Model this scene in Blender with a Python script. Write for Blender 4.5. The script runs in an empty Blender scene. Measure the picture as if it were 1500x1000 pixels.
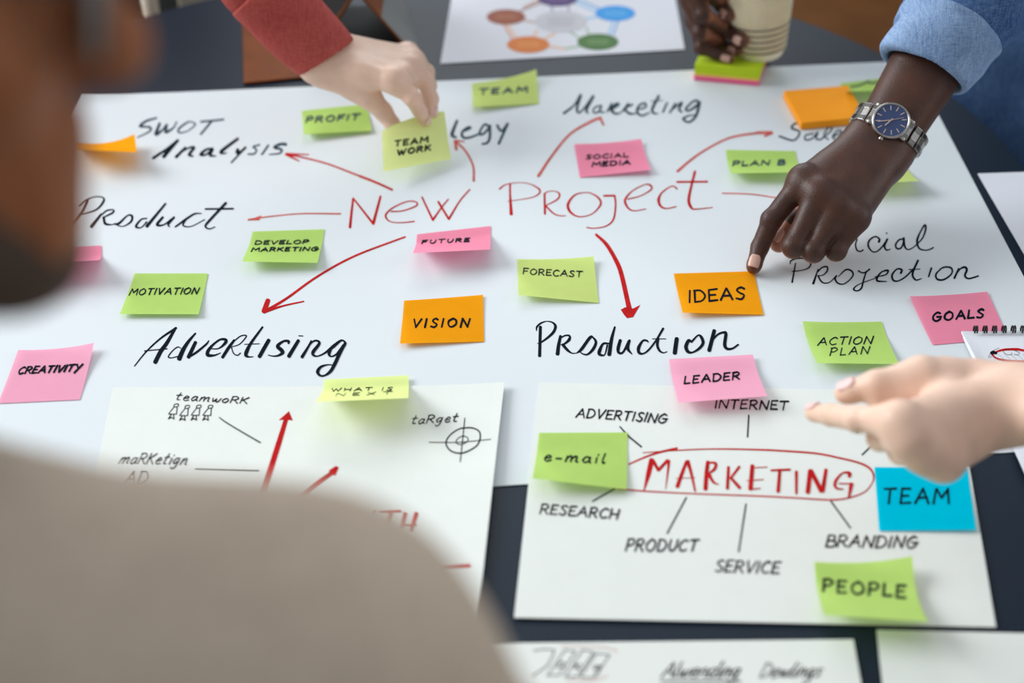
import bpy, math, random
import numpy as np
random.seed(7); np.random.seed(7)
sc = bpy.context.scene
COL = sc.collection

# ------------------------------------------------------------------ camera, world, light, exposure
PITCH = math.radians(35.6)
CAMZ = 1.515
TZ = 0.75                                    # table top height
cam_d = bpy.data.cameras.new('camera'); cam = bpy.data.objects.new('camera', cam_d); COL.objects.link(cam)
cam.location = (0, 0, CAMZ); cam.rotation_euler = (math.pi/2 - PITCH, 0, 0)
cam_d.sensor_width = 36; cam_d.lens = 50; cam_d.clip_start = 0.02; cam_d.clip_end = 60
cam_d.dof.use_dof = True; cam_d.dof.focus_distance = 1.335; cam_d.dof.aperture_fstop = 2.8
sc.camera = cam

w = bpy.data.worlds.new('room_light'); sc.world = w; w.use_nodes = True
wn = w.node_tree; wn.nodes.clear()
wo = wn.nodes.new('ShaderNodeOutputWorld'); wb = wn.nodes.new('ShaderNodeBackground')
wtc = wn.nodes.new('ShaderNodeTexCoord'); wsep = wn.nodes.new('ShaderNodeSeparateXYZ'); wr = wn.nodes.new('ShaderNodeValToRGB')
wn.links.new(wtc.outputs['Generated'], wsep.inputs[0]); wmx = wn.nodes.new('ShaderNodeMath'); wmx.operation = 'MULTIPLY_ADD'; wmx.inputs[1].default_value = .55; wn.links.new(wsep.outputs['Y'], wmx.inputs[0]); wn.links.new(wsep.outputs['Z'], wmx.inputs[2]); wn.links.new(wmx.outputs[0], wr.inputs[0])
wr.color_ramp.elements[0].position = 0.0; wr.color_ramp.elements[0].color = (0.50, 0.52, 0.53, 1)
wr.color_ramp.elements[1].position = 0.8; wr.color_ramp.elements[1].color = (1.0, 1.05, 1.1, 1)
wn.links.new(wr.outputs[0], wb.inputs[0]); wb.inputs[1].default_value = 0.56
wn.links.new(wb.outputs[0], wo.inputs[0])

def area(name, loc, target, size, power, color):
    l = bpy.data.lights.new(name, 'AREA'); l.shape = 'RECTANGLE'; l.size, l.size_y = size; l.energy = power; l.color = color
    o = bpy.data.objects.new(name, l); COL.objects.link(o); o.location = loc
    from mathutils import Vector
    o.rotation_euler = (Vector(target) - Vector(loc)).to_track_quat('-Z', 'Y').to_euler()
    return o
area('window_daylight', (-4.6, 2.3, 3.3), (0.1, 1.1, 0.75), (3.4, 2.3), 300, (0.95, 0.98, 1.0))
area('far_window_daylight', (-0.6, 5.2, 3.0), (0, 1.0, 0.75), (3.4, 1.9), 85, (0.93, 0.97, 1.0))
area('right_fill_light', (4.4, 0.9, 2.5), (0.3, 1.2, 0.85), (2.4, 1.8), 32, (1.0, 0.98, 0.95))  # added fill from the right to brighten cup and pale hand, not a window
sc.view_settings.view_transform = 'Standard'; sc.view_settings.look = 'None'
sc.view_settings.gamma = 1; sc.view_settings.use_curve_mapping = False
sc.view_settings.exposure = 0.05

# ------------------------------------------------------------------ photo geometry helpers (points on real planes)
FPX = 50/36*1500
CP, SP = math.cos(PITCH), math.sin(PITCH)
CAM = np.array([0, 0, CAMZ]); FW = np.array([0, CP, -SP]); UP = np.array([0, SP, CP]); RT = np.array([1., 0, 0])
def ray(x, y):
    return FW + RT*(x-750)/FPX + UP*(500-y)/FPX
def P(x, y, h=0.0):                      # point at height h above the table top
    r = ray(x, y); return CAM + r*((CAMZ-TZ-h)/(-r[2]))
def D(x, y, d):                          # point at distance d in front of the camera
    return CAM + ray(x, y)*d
def PY(x, y, Y):                         # point at distance Y along the table
    r = ray(x, y); return CAM + r*(Y/r[1])
def proj(p):
    q = np.asarray(p) - CAM; z = q@FW
    return np.stack([750+FPX*(q@RT)/z, 500-FPX*(q@UP)/z], -1)
def solve(p0, x, y, L, far=False):       # point on the sight line at length L from p0
    r = ray(x, y); o = CAM-p0; a = r@r; b = 2*r@o; c = o@o-L*L; d = max(b*b-4*a*c, 0)
    t = (-b+(1 if far else -1)*d**.5)/2/a
    return CAM + r*t
def V(*a): return np.array(a, float)
def nrm(v): return np.asarray(v, float)/np.linalg.norm(v)

# ------------------------------------------------------------------ materials
def lin(c):
    return tuple(((v/255)/12.92 if v/255 <= .04045 else ((v/255+.055)/1.055)**2.4) for v in c)
def new_mat(name):
    m = bpy.data.materials.new(name); m.use_nodes = True; return m, m.node_tree, m.node_tree.nodes['Principled BSDF']
def mat(name, rgb, rough=.6, metal=0., var=.0, vscale=20., bump=0., bscale=200., sss=0., coat=0., detail=4, spec=.5):
    m, nt, b = new_mat(name); c = lin(rgb)
    b.inputs['Base Color'].default_value = (*c, 1); b.inputs['Roughness'].default_value = rough; b.inputs['Metallic'].default_value = metal
    b.inputs['Specular IOR Level'].default_value = spec
    if sss:
        b.inputs['Subsurface Weight'].default_value = sss; b.inputs['Subsurface Radius'].default_value = (.010, .004, .002); b.inputs['Subsurface Scale'].default_value = .4
    if coat: b.inputs['Coat Weight'].default_value = coat
    tc = nt.nodes.new('ShaderNodeTexCoord')
    if var:
        n = nt.nodes.new('ShaderNodeTexNoise'); n.inputs['Scale'].default_value = vscale; n.inputs['Detail'].default_value = detail
        r = nt.nodes.new('ShaderNodeValToRGB')
        r.color_ramp.elements[0].position = .3; r.color_ramp.elements[1].position = .7
        r.color_ramp.elements[0].color = (*[v*(1-var) for v in c], 1); r.color_ramp.elements[1].color = (*[min(1, v*(1+var)) for v in c], 1)
        nt.links.new(tc.outputs['Object'], n.inputs['Vector']); nt.links.new(n.outputs['Fac'], r.inputs[0]); nt.links.new(r.outputs[0], b.inputs['Base Color'])
    if bump:
        n2 = nt.nodes.new('ShaderNodeTexNoise'); n2.inputs['Scale'].default_value = bscale; n2.inputs['Detail'].default_value = 3
        bp = nt.nodes.new('ShaderNodeBump'); bp.inputs['Strength'].default_value = bump; bp.inputs['Distance'].default_value = .002
        nt.links.new(tc.outputs['Object'], n2.inputs['Vector']); nt.links.new(n2.outputs['Fac'], bp.inputs['Height']); nt.links.new(bp.outputs[0], b.inputs['Normal'])
    return m
def note_mat(name, rgb, trans=.30):
    m, nt, b = new_mat(name); c = tuple(v**.82 for v in lin(rgb)); nt.nodes.remove(b)
    tc = nt.nodes.new('ShaderNodeTexCoord'); n = nt.nodes.new('ShaderNodeTexNoise'); n.inputs['Scale'].default_value = 60
    r = nt.nodes.new('ShaderNodeValToRGB'); r.color_ramp.elements[0].color = (*[v*.95 for v in c], 1); r.color_ramp.elements[1].color = (*[min(1, v*1.04) for v in c], 1)
    nt.links.new(tc.outputs['Object'], n.inputs['Vector']); nt.links.new(n.outputs['Fac'], r.inputs[0])
    d = nt.nodes.new('ShaderNodeBsdfDiffuse'); t = nt.nodes.new('ShaderNodeBsdfTranslucent'); mx = nt.nodes.new('ShaderNodeMixShader'); mx.inputs[0].default_value = trans
    nt.links.new(r.outputs[0], d.inputs[0]); nt.links.new(r.outputs[0], t.inputs[0]); nt.links.new(d.outputs[0], mx.inputs[1]); nt.links.new(t.outputs[0], mx.inputs[2])
    nt.links.new(mx.outputs[0], nt.nodes['Material Output'].inputs[0]); return m
def weave_mat(name, rgb1, rgb2, scale=900., rough=.9, bump=.4, big=18.):
    m, nt, b = new_mat(name); b.inputs['Roughness'].default_value = rough; b.inputs['Specular IOR Level'].default_value = .2
    tc = nt.nodes.new('ShaderNodeTexCoord')
    mp = nt.nodes.new('ShaderNodeMapping'); mp.inputs['Scale'].default_value = (1, .12, .12); mp.inputs['Rotation'].default_value = (.3, .2, .7)
    n = nt.nodes.new('ShaderNodeTexNoise'); n.inputs['Scale'].default_value = scale; n.inputs['Detail'].default_value = 2
    mp2 = nt.nodes.new('ShaderNodeMapping'); mp2.inputs['Scale'].default_value = (.12, 1, 1); mp2.inputs['Rotation'].default_value = (.3, .2, .7)
    n2 = nt.nodes.new('ShaderNodeTexNoise'); n2.inputs['Scale'].default_value = scale; n2.inputs['Detail'].default_value = 2
    n3 = nt.nodes.new('ShaderNodeTexNoise'); n3.inputs['Scale'].default_value = big
    ad = nt.nodes.new('ShaderNodeMath'); ad.operation = 'ADD'; ad2 = nt.nodes.new('ShaderNodeMath'); ad2.operation = 'MULTIPLY_ADD'; ad2.inputs[1].default_value = .8
    nt.links.new(tc.outputs['Object'], mp.inputs[0]); nt.links.new(tc.outputs['Object'], mp2.inputs[0]); nt.links.new(tc.outputs['Object'], n3.inputs['Vector'])
    nt.links.new(mp.outputs[0], n.inputs['Vector']); nt.links.new(mp2.outputs[0], n2.inputs['Vector'])
    nt.links.new(n.outputs['Fac'], ad.inputs[0]); nt.links.new(n2.outputs['Fac'], ad.inputs[1])
    nt.links.new(n3.outputs['Fac'], ad2.inputs[0]); nt.links.new(ad.outputs[0], ad2.inputs[2])
    r = nt.nodes.new('ShaderNodeValToRGB'); r.color_ramp.elements[0].position = .0; r.color_ramp.elements[1].position = 1.
    mr = nt.nodes.new('ShaderNodeMapRange'); mr.inputs['From Min'].default_value = 1.05; mr.inputs['From Max'].default_value = 1.75
    nt.links.new(ad2.outputs[0], mr.inputs[0]); nt.links.new(mr.outputs[0], r.inputs[0])
    r.color_ramp.elements[0].color = (*lin(rgb1), 1); r.color_ramp.elements[1].color = (*lin(rgb2), 1)
    nt.links.new(r.outputs[0], b.inputs['Base Color'])
    bp = nt.nodes.new('ShaderNodeBump'); bp.inputs['Strength'].default_value = bump; bp.inputs['Distance'].default_value = .001
    nt.links.new(ad.outputs[0], bp.inputs['Height']); nt.links.new(bp.outputs[0], b.inputs['Normal'])
    return m
def skin_mat(name, rgb, palm):                # palms and finger pads are lighter, knuckles darker and wrinkled (vertex attributes)
    m, nt, b = new_mat(name); N = nt.nodes.new; L = nt.links.new
    b.inputs['Roughness'].default_value = .46; b.inputs['Specular IOR Level'].default_value = .38
    b.inputs['Subsurface Weight'].default_value = .05; b.inputs['Subsurface Radius'].default_value = (.01, .004, .002); b.inputs['Subsurface Scale'].default_value = .3
    tc = N('ShaderNodeTexCoord'); n = N('ShaderNodeTexNoise'); n.inputs['Scale'].default_value = 42; n.inputs['Detail'].default_value = 5; L(tc.outputs['Object'], n.inputs['Vector'])
    r = N('ShaderNodeValToRGB'); c = lin(rgb); r.color_ramp.elements[0].position = .3; r.color_ramp.elements[1].position = .72
    r.color_ramp.elements[0].color = (c[0]*.72, c[1]*.74, c[2]*.8, 1); r.color_ramp.elements[1].color = (c[0]*1.32, c[1]*1.18, c[2]*1.08, 1); L(n.outputs['Fac'], r.inputs[0])
    ak = N('ShaderNodeAttribute'); ak.attribute_name = 'knuckle'; ap = N('ShaderNodeAttribute'); ap.attribute_name = 'palm'
    mk = N('ShaderNodeMix'); mk.data_type = 'RGBA'; L(ak.outputs['Fac'], mk.inputs['Factor']); L(r.outputs[0], mk.inputs['A']); mk.inputs['B'].default_value = (c[0]*.5, c[1]*.5, c[2]*.55, 1)
    mp = N('ShaderNodeMix'); mp.data_type = 'RGBA'; L(ap.outputs['Fac'], mp.inputs['Factor']); L(mk.outputs['Result'], mp.inputs['A']); mp.inputs['B'].default_value = (*lin(palm), 1)
    L(mp.outputs['Result'], b.inputs['Base Color'])
    n2 = N('ShaderNodeTexNoise'); n2.inputs['Scale'].default_value = 520; n2.inputs['Detail'].default_value = 3; L(tc.outputs['Object'], n2.inputs['Vector'])
    ma = N('ShaderNodeMath'); ma.operation = 'MULTIPLY_ADD'; L(ak.outputs['Fac'], ma.inputs[0]); ma.inputs[1].default_value = .35; ma.inputs[2].default_value = .2
    bp = N('ShaderNodeBump'); bp.inputs['Distance'].default_value = .0016; L(ma.outputs[0], bp.inputs['Strength']); L(n2.outputs['Fac'], bp.inputs['Height']); L(bp.outputs[0], b.inputs['Normal'])
    return m
def skin_attr(o, hands):                      # hands: (dorsal, fingers, thumb)
    me = o.data; n = len(me.vertices); co = np.zeros(n*3, np.float32); me.vertices.foreach_get('co', co); co = co.reshape(-1, 3)+WLOC_base(o)
    no = np.zeros(n*3, np.float32); me.vertex_normals.foreach_get('vector', no); no = no.reshape(-1, 3); palm = np.zeros(n); kn = np.zeros(n)
    def seg(a, b): d = b-a; t = np.clip(((co-a)@d)/(d@d), 0, 1); return np.linalg.norm(co-a-t[:, None]*d, axis=1)
    for dn, fingers, thumb, kf in hands:
        near = np.minimum.reduce([seg(q[0], q[1]) for q in fingers]+[seg(q[1], q[3]) for q in fingers]+[seg(thumb[0], thumb[3])]) < .035
        s = np.clip((-(no@dn)-.15)/.5, 0, 1); palm = np.maximum(palm, np.where(near, s*.85, 0))
        for q in fingers:
            d0 = nrm(q[3]-q[2]); pad = nrm(-dn-d0*((-dn)@d0)); w_ = np.clip(1-np.linalg.norm(co-q[3], axis=1)/.014, 0, 1); palm = np.maximum(palm, w_*np.clip(no@pad*.5+.55, 0, 1))
            for kp, sg_, am in ((q[1], .0075, .85), (q[2], .0055, .8), (q[0], .009, .55)): kn = np.maximum(kn, kf*am*np.exp(-((co-kp)**2).sum(1)/(2*(sg_*1.35)**2))*np.clip((no@dn)*1.2+.35, 0, 1))
        tn = seg(thumb[1]*.4+thumb[2]*.6, thumb[3]) < .0145; palm = np.where(tn, np.maximum(palm, .75), palm)
    for nm, arr in (('palm', palm), ('knuckle', kn*(1-palm))): a = me.attributes.new(nm, 'FLOAT', 'POINT'); a.data.foreach_set('value', arr.astype(np.float32))
def WLOC_base(o): return WLOC[o.name].astype(np.float32)
M = dict(
    table=mat('navy_table_laminate', (20, 33, 47), .5, var=.06, vscale=3, bump=.03, bscale=300, spec=.2),
    metal_leg=mat('dark_metal', (40, 42, 46), .4, .8),
    paper=mat('white_chart_paper', (216, 223, 226), .85, var=.01, vscale=5, bump=.05, bscale=60, spec=.2),
    card=mat('white_drawing_paper', (226, 230, 225), .85, var=.012, vscale=40, bump=.12, bscale=700, spec=.2),
    print=mat('white_print_paper', (224, 226, 233), .8, bump=.03, spec=.2),
    ink=mat('black_marker_ink', (10, 20, 32), .85, var=.3, vscale=90, spec=.06),
    ink_soft=mat('dark_pen_ink', (18, 14, 26), .85, var=.2, vscale=90, spec=.06),
    ink_grey=mat('worn_black_marker_ink', (46, 66, 78), .7, var=.45, vscale=60, spec=.06),
    red=mat('red_marker_ink', (184, 22, 24), .8, var=.18, vscale=80, spec=.08),
    red_pale=mat('dry_red_marker_ink', (194, 88, 80), .8, var=.25, vscale=70, spec=.08),
    green=note_mat('green_note_paper', (184, 222, 108)), lime=note_mat('lime_note_paper', (206, 226, 122)), yellow=note_mat('yellow_note_paper', (232, 246, 150)),
    pink=note_mat('pink_note_paper', (255, 140, 170)), palepink=note_mat('pale_pink_note_paper', (255, 168, 196)), orange=note_mat('orange_note_paper', (255, 156, 14)), blue=note_mat('blue_note_paper', (0, 200, 235)),
    pad_orange=mat('orange_pad_paper', (255, 160, 34), .8, var=.04, vscale=30, spec=.2), pad_green=mat('green_pad_paper', (196, 222, 44), .8, spec=.2), pad_pink=mat('pink_pad_paper', (255, 110, 160), .8, spec=.2), pad_yellow=mat('yellow_pad_paper', (250, 214, 96), .8, spec=.2),
    dark_skin=skin_mat('dark_brown_skin', (72, 44, 33), (176, 116, 88)),
    dark_nail=mat('dark_skin_nail', (202, 160, 145), .3, spec=.5),
    light_skin=mat('light_skin', (232, 196, 174), .5, var=.07, vscale=35, bump=.12, bscale=350, sss=.12),
    light_nail=mat('pink_nail', (240, 200, 196), .25),
    brown_skin=mat('brown_skin', (158, 98, 64), .55, var=.1, vscale=25, bump=.1, sss=.06, spec=.25),
    hair=mat('black_hair', (28, 22, 20), .6, var=.3, vscale=120, bump=.6, bscale=500),
    beard=mat('stubble_beard', (74, 60, 50), .8, var=.3, vscale=300, bump=.6, bscale=700),
    knit=weave_mat('beige_knit', (176, 160, 143), (202, 186, 168), 500, bump=.5, big=10),
    denim=weave_mat('blue_denim', (48, 78, 126), (96, 128, 172), 800), denim_in=weave_mat('pale_blue_denim', (98, 126, 166), (146, 170, 202), 800),
    red_knit=weave_mat('red_ribbed_knit', (160, 66, 62), (190, 92, 84), 700, bump=.6),
    white_cotton=weave_mat('white_cotton', (214, 218, 222), (236, 238, 240), 700),
    trousers=weave_mat('brown_trousers', (66, 48, 32), (88, 66, 46), 600),
    steel=mat('brushed_steel', (168, 164, 160), .26, 1., bump=.05, bscale=900), steel_dark=mat('polished_steel', (128, 125, 122), .2, 1.),
    dial=mat('blue_watch_dial', (66, 80, 118), .38, .6, var=.12, vscale=60), hand_metal=mat('rose_steel', (214, 190, 180), .25, .9),
    cup=mat('cream_cup_paper', (246, 238, 216), .7, var=.03, vscale=60), cup_sleeve=mat('cream_ribbed_sleeve', (240, 230, 202), .75, var=.04, vscale=60), cup_groove=mat('brown_paper_line', (112, 100, 84), .8),
    coffee_lid=mat('white_lid', (235, 235, 232), .35),
    leather=mat('tan_leather', (116, 62, 26), .6, spec=.15, var=.15, vscale=25, bump=.25, bscale=250), leather_dark=mat('dark_brown_leather', (96, 60, 28), .7, spec=.1, var=.15, vscale=12, bump=.2, bscale=160),
    screen=mat('black_glass', (12, 17, 18), .45, spec=.2), grey_cloth=mat('grey_cover', (120, 122, 120), .55, var=.12, vscale=9),
    lining=mat('black_lining', (12, 12, 13), .8), wire=mat('black_wire', (24, 20, 24), .4, .3),
    floor=mat('dark_floor', (34, 38, 40), .6, var=.15, vscale=4), beige_wood=mat('pale_wood', (206, 196, 178), .5, var=.08, vscale=12), seat_black=mat('black_seat', (20, 24, 24), .7),
    lens_frame=mat('black_frame', (20, 18, 18), .35),
    b_brown=mat('print_brown', (146, 70, 40), .7), b_purple=mat('print_purple', (72, 42, 110), .7), b_blue=mat('print_blue', (26, 150, 226), .7), b_grey=mat('print_grey', (170, 170, 178), .7), b_orange=mat('print_orange', (214, 116, 24), .7), b_green=mat('print_green', (64, 112, 44), .7),
    b_lbrown=mat('print_pale_brown', (186, 120, 80), .7), b_lpurple=mat('print_pale_purple', (130, 104, 160), .7), b_lblue=mat('print_pale_blue', (110, 190, 236), .7), b_lgrey=mat('print_pale_grey', (196, 196, 202), .7), b_lorange=mat('print_pale_orange', (236, 166, 84), .7), b_lgreen=mat('print_pale_green', (132, 168, 108), .7),
)
# glasses lens
m_, nt_, b_ = new_mat('clear_lens'); b_.inputs['Base Color'].default_value = (.86, .92, .9, 1); b_.inputs['Roughness'].default_value = .06; b_.inputs['Transmission Weight'].default_value = .75; b_.inputs['IOR'].default_value = 1.35
M['lens'] = m_

# ------------------------------------------------------------------ object helpers
WLOC = {}
def mesh_obj(name, verts, faces, material, parent=None, smooth=True, base=None):
    verts = np.asarray(verts, float)
    if base is None: base = np.array([(verts[:, 0].min()+verts[:, 0].max())/2, (verts[:, 1].min()+verts[:, 1].max())/2, verts[:, 2].min()])
    me = bpy.data.meshes.new(name); me.from_pydata((verts-base).tolist(), [], [tuple(int(i) for i in f) for f in faces]); me.update()
    if smooth: me.polygons.foreach_set('use_smooth', [True]*len(me.polygons))
    me.materials.append(material)
    o = bpy.data.objects.new(name, me); COL.objects.link(o); WLOC[o.name] = base
    o.location = base
    if parent is not None: o.parent = parent; o.location = base-WLOC[parent.name]
    return o
def empty(name, loc):
    o = bpy.data.objects.new(name, None); COL.objects.link(o); o.empty_display_size = .02; o.location = loc; WLOC[o.name] = np.asarray(loc, float); return o
def tag(o, label, cat, group=None, kind=None):
    o['label'] = label; o['category'] = cat
    if group: o['group'] = group
    if kind: o['kind'] = kind
    return o
class MB:                                  # mesh builder
    def __init__(s): s.v = []; s.f = []
    def add(s, v, f):
        n = len(s.v); s.v += [tuple(p) for p in v]; s.f += [tuple(i+n for i in q) for q in f]; return s
    def box(s, c, sx, sy, sz, ax=None):    # c centre, ax = 3 axes
        ax = np.eye(3) if ax is None else ax; c = np.asarray(c, float); vs = []
        for i in (-1, 1):
            for j in (-1, 1):
                for k in (-1, 1): vs.append(c+ax[0]*i*sx/2+ax[1]*j*sy/2+ax[2]*k*sz/2)
        return s.add(vs, [(0, 1, 3, 2), (4, 6, 7, 5), (0, 4, 5, 1), (2, 3, 7, 6), (0, 2, 6, 4), (1, 5, 7, 3)])
    def lathe(s, o, axis, prof, n=48, rmod=None, cap=True):
        axis = nrm(axis); a = nrm(np.cross(axis, V(0, 1, 0.01))); b = np.cross(axis, a); vs = []; fs = []
        for i, (r, z) in enumerate(prof):
            for k in range(n):
                t = 2*math.pi*k/n; rr = r+(rmod(i, k) if rmod else 0); vs.append(o+axis*z+(a*math.cos(t)+b*math.sin(t))*rr)
        for i in range(len(prof)-1):
            for k in range(n): k2 = (k+1) % n; fs.append((i*n+k, i*n+k2, (i+1)*n+k2, (i+1)*n+k))
        if cap: fs.append(tuple(range(n-1, -1, -1))); fs.append(tuple((len(prof)-1)*n+k for k in range(n)))
        return s.add(vs, fs)
    def tube(s, pts, r, n=8, closed=False):
        pts = [np.asarray(p, float) for p in pts]; m = len(pts); vs = []; fs = []; pn = None
        for i, p in enumerate(pts):
            t = nrm((pts[(i+1) % m]-pts[i-1]) if closed else (pts[min(i+1, m-1)]-pts[max(i-1, 0)]))
            if pn is None: pn = nrm(np.cross(t, V(.13, .7, .31)))
            pn = nrm(pn-t*(pn@t)); b = np.cross(t, pn); rr = r[i] if hasattr(r, '__len__') else r
            for k in range(n): a = 2*math.pi*k/n; vs.append(p+(pn*math.cos(a)+b*math.sin(a))*rr)
        for i in range(m if closed else m-1):
            j = (i+1) % m
            for k in range(n): k2 = (k+1) % n; fs.append((i*n+k, i*n+k2, j*n+k2, j*n+k))
        if not closed: fs.append(tuple(range(n-1, -1, -1))); fs.append(tuple((m-1)*n+k for k in range(n)))
        return s.add(vs, fs)
    def build(s, name, m, parent=None, smooth=False, bevel=0, base=None):
        o = mesh_obj(name, s.v, s.f, m, parent, smooth, base)
        if bevel:
            b = o.modifiers.new('bevel', 'BEVEL'); b.width = bevel; b.segments = 3; b.limit_method = 'ANGLE'
        return o

# ------------------------------------------------------------------ paper surfaces and pen strokes
class Sheet:
    def __init__(s, c, z=None): s.c = [np.asarray(q, float) for q in c]; s.z = z       # corners TL TR BR BL (x,y), z(u,v) absolute
    def ev(s, u, v):
        u = np.asarray(u, float); v = np.asarray(v, float); a, b, c, d = s.c
        p = (1-u)[..., None]*((1-v)[..., None]*a+v[..., None]*d)+u[..., None]*((1-v)[..., None]*b+v[..., None]*c)
        if s.z is not None: p = p.copy(); p[..., 2] = s.z(u, v)
        return p
    def inv(s, px):
        px = np.asarray(px, float); u = np.full(len(px), .5); v = np.full(len(px), .5); e = 1e-4
        for _ in range(14):
            p0 = proj(s.ev(u, v)); ju = (proj(s.ev(u+e, v))-p0)/e; jv = (proj(s.ev(u, v+e))-p0)/e; r = px-p0
            det = ju[:, 0]*jv[:, 1]-ju[:, 1]*jv[:, 0]; det = np.where(abs(det) < 1e-6, 1e-6, det)
            du = (r[:, 0]*jv[:, 1]-r[:, 1]*jv[:, 0])/det; dv = (ju[:, 0]*r[:, 1]-ju[:, 1]*r[:, 0])/det
            u = np.clip(u+np.clip(du, -.3, .3), -.3, 1.3); v = np.clip(v+np.clip(dv, -.3, .3), -.3, 1.3)
        return u, v
    def at(s, px, lift=.00018):
        p = s.ev(*s.inv(px)); p[:, 2] += lift; return p
    def mesh(s, nu, nv, th=0):
        U, W = np.meshgrid(np.linspace(0, 1, nu+1), np.linspace(0, 1, nv+1)); t = s.ev(U, W).reshape(-1, 3); n = nu+1
        fs = [(j*n+i, (j+1)*n+i, (j+1)*n+i+1, j*n+i+1) for j in range(nv) for i in range(nu)]
        if th:
            N = len(t); b = t.copy(); b[:, 2] -= th; fs2 = [tuple(k+N for k in f[::-1]) for f in fs]
            rim = [i for i in range(n)]+[j*n+nu for j in range(1, nv+1)]+[nv*n+i for i in range(nu-1, -1, -1)]+[j*n for j in range(nv-1, 0, -1)]
            fs += fs2+[(rim[i], rim[(i+1) % len(rim)], rim[(i+1) % len(rim)]+N, rim[i]+N) for i in range(len(rim))]; t = np.vstack([t, b])
        return t, fs
def catmull(pts, w, sub=7):
    pts = np.asarray(pts, float); w = np.asarray(w, float)
    if len(pts) < 3:
        t = np.linspace(0, 1, 8)[:, None]; return pts[0]*(1-t)+pts[-1]*t, w[0]*(1-t[:, 0])+w[-1]*t[:, 0]
    closed = np.linalg.norm(pts[0]-pts[-1]) < 1e-6
    a = np.vstack([pts[-2] if closed else 2*pts[0]-pts[1], pts, pts[1] if closed else 2*pts[-1]-pts[-2]]); out = []; ow = []
    for i in range(1, len(a)-2):
        p0, p1, p2, p3 = a[i-1:i+3]
        for k in range(sub):
            t = k/sub; out.append(.5*((2*p1)+(-p0+p2)*t+(2*p0-5*p1+4*p2-p3)*t*t+(-p0+3*p1-3*p2+p3)*t**3)); ow.append(w[i-1]*(1-t)+w[i]*t)
    out.append(pts[-1]); ow.append(w[-1]); return np.array(out), np.array(ow)
def ribbon(pts, w, smooth=True):           # pts in photo px, w in photo px -> px polygon strip
    pts = np.asarray(pts, float); w = np.broadcast_to(np.asarray(w, float), (len(pts),)) if np.ndim(w) else np.full(len(pts), float(w))
    if not smooth and len(pts) > 2:
        return [q for i in range(len(pts)-1) for q in ribbon(pts[i:i+2], w[i:i+2])]
    p, ww = catmull(pts, w); d = np.gradient(p, axis=0); d /= np.maximum(np.linalg.norm(d, axis=1), 1e-9)[:, None]
    d0, d1 = d[0], d[-1]                   # rounded ends
    p = np.vstack([p[0]-d0*ww[0]*.38, p[0]-d0*ww[0]*.25, p, p[-1]+d1*ww[-1]*.25, p[-1]+d1*ww[-1]*.38]); d = np.vstack([d0, d0, d, d1, d1])
    ww = np.concatenate([[ww[0]*.35, ww[0]*.8], ww, [ww[-1]*.8, ww[-1]*.35]])
    n = np.stack([-d[:, 1], d[:, 0]], 1); return [(p+n*ww[:, None]/2, p-n*ww[:, None]/2)]
class Ink:
    def __init__(s, sheet, lift=.00018): s.sh = sheet; s.mb = MB(); s.lift = lift; s.k = 0
    def stroke(s, pts, w, smooth=True, tr=None):
        pts = np.asarray(pts, float)
        if tr: pts = pts/tr[2]+np.array(tr[:2]); w = np.asarray(w, float)/tr[2]
        for L, R in ribbon(pts, w, smooth):
            n = len(L); s.k += 1; v = s.sh.at(np.vstack([L, R]), s.lift+s.k*1.2e-5); v[:, 2] += np.tile(np.linspace(0, 1e-5, n), 2); s.mb.add(v, [(i, i+1, n+i+1, n+i) for i in range(n-1)])
        return s
    def poly(s, pts, tr=None):
        pts = np.asarray(pts, float)
        if tr: pts = pts/tr[2]+np.array(tr[:2])
        s.k += 1; v = s.sh.at(pts, s.lift+s.k*1.2e-5); s.mb.add(v, [tuple(range(len(v)))]); return s
    def ellipse(s, c, rx, ry, n=40, rot=0):
        t = np.linspace(0, 2*math.pi, n, endpoint=False); x = rx*np.cos(t); y = ry*np.sin(t)
        return s.poly(np.stack([c[0]+x*math.cos(rot)-y*math.sin(rot), c[1]+x*math.sin(rot)+y*math.cos(rot)], 1))
    def build(s, name, m, parent): return s.mb.build(name, m, parent)
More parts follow.
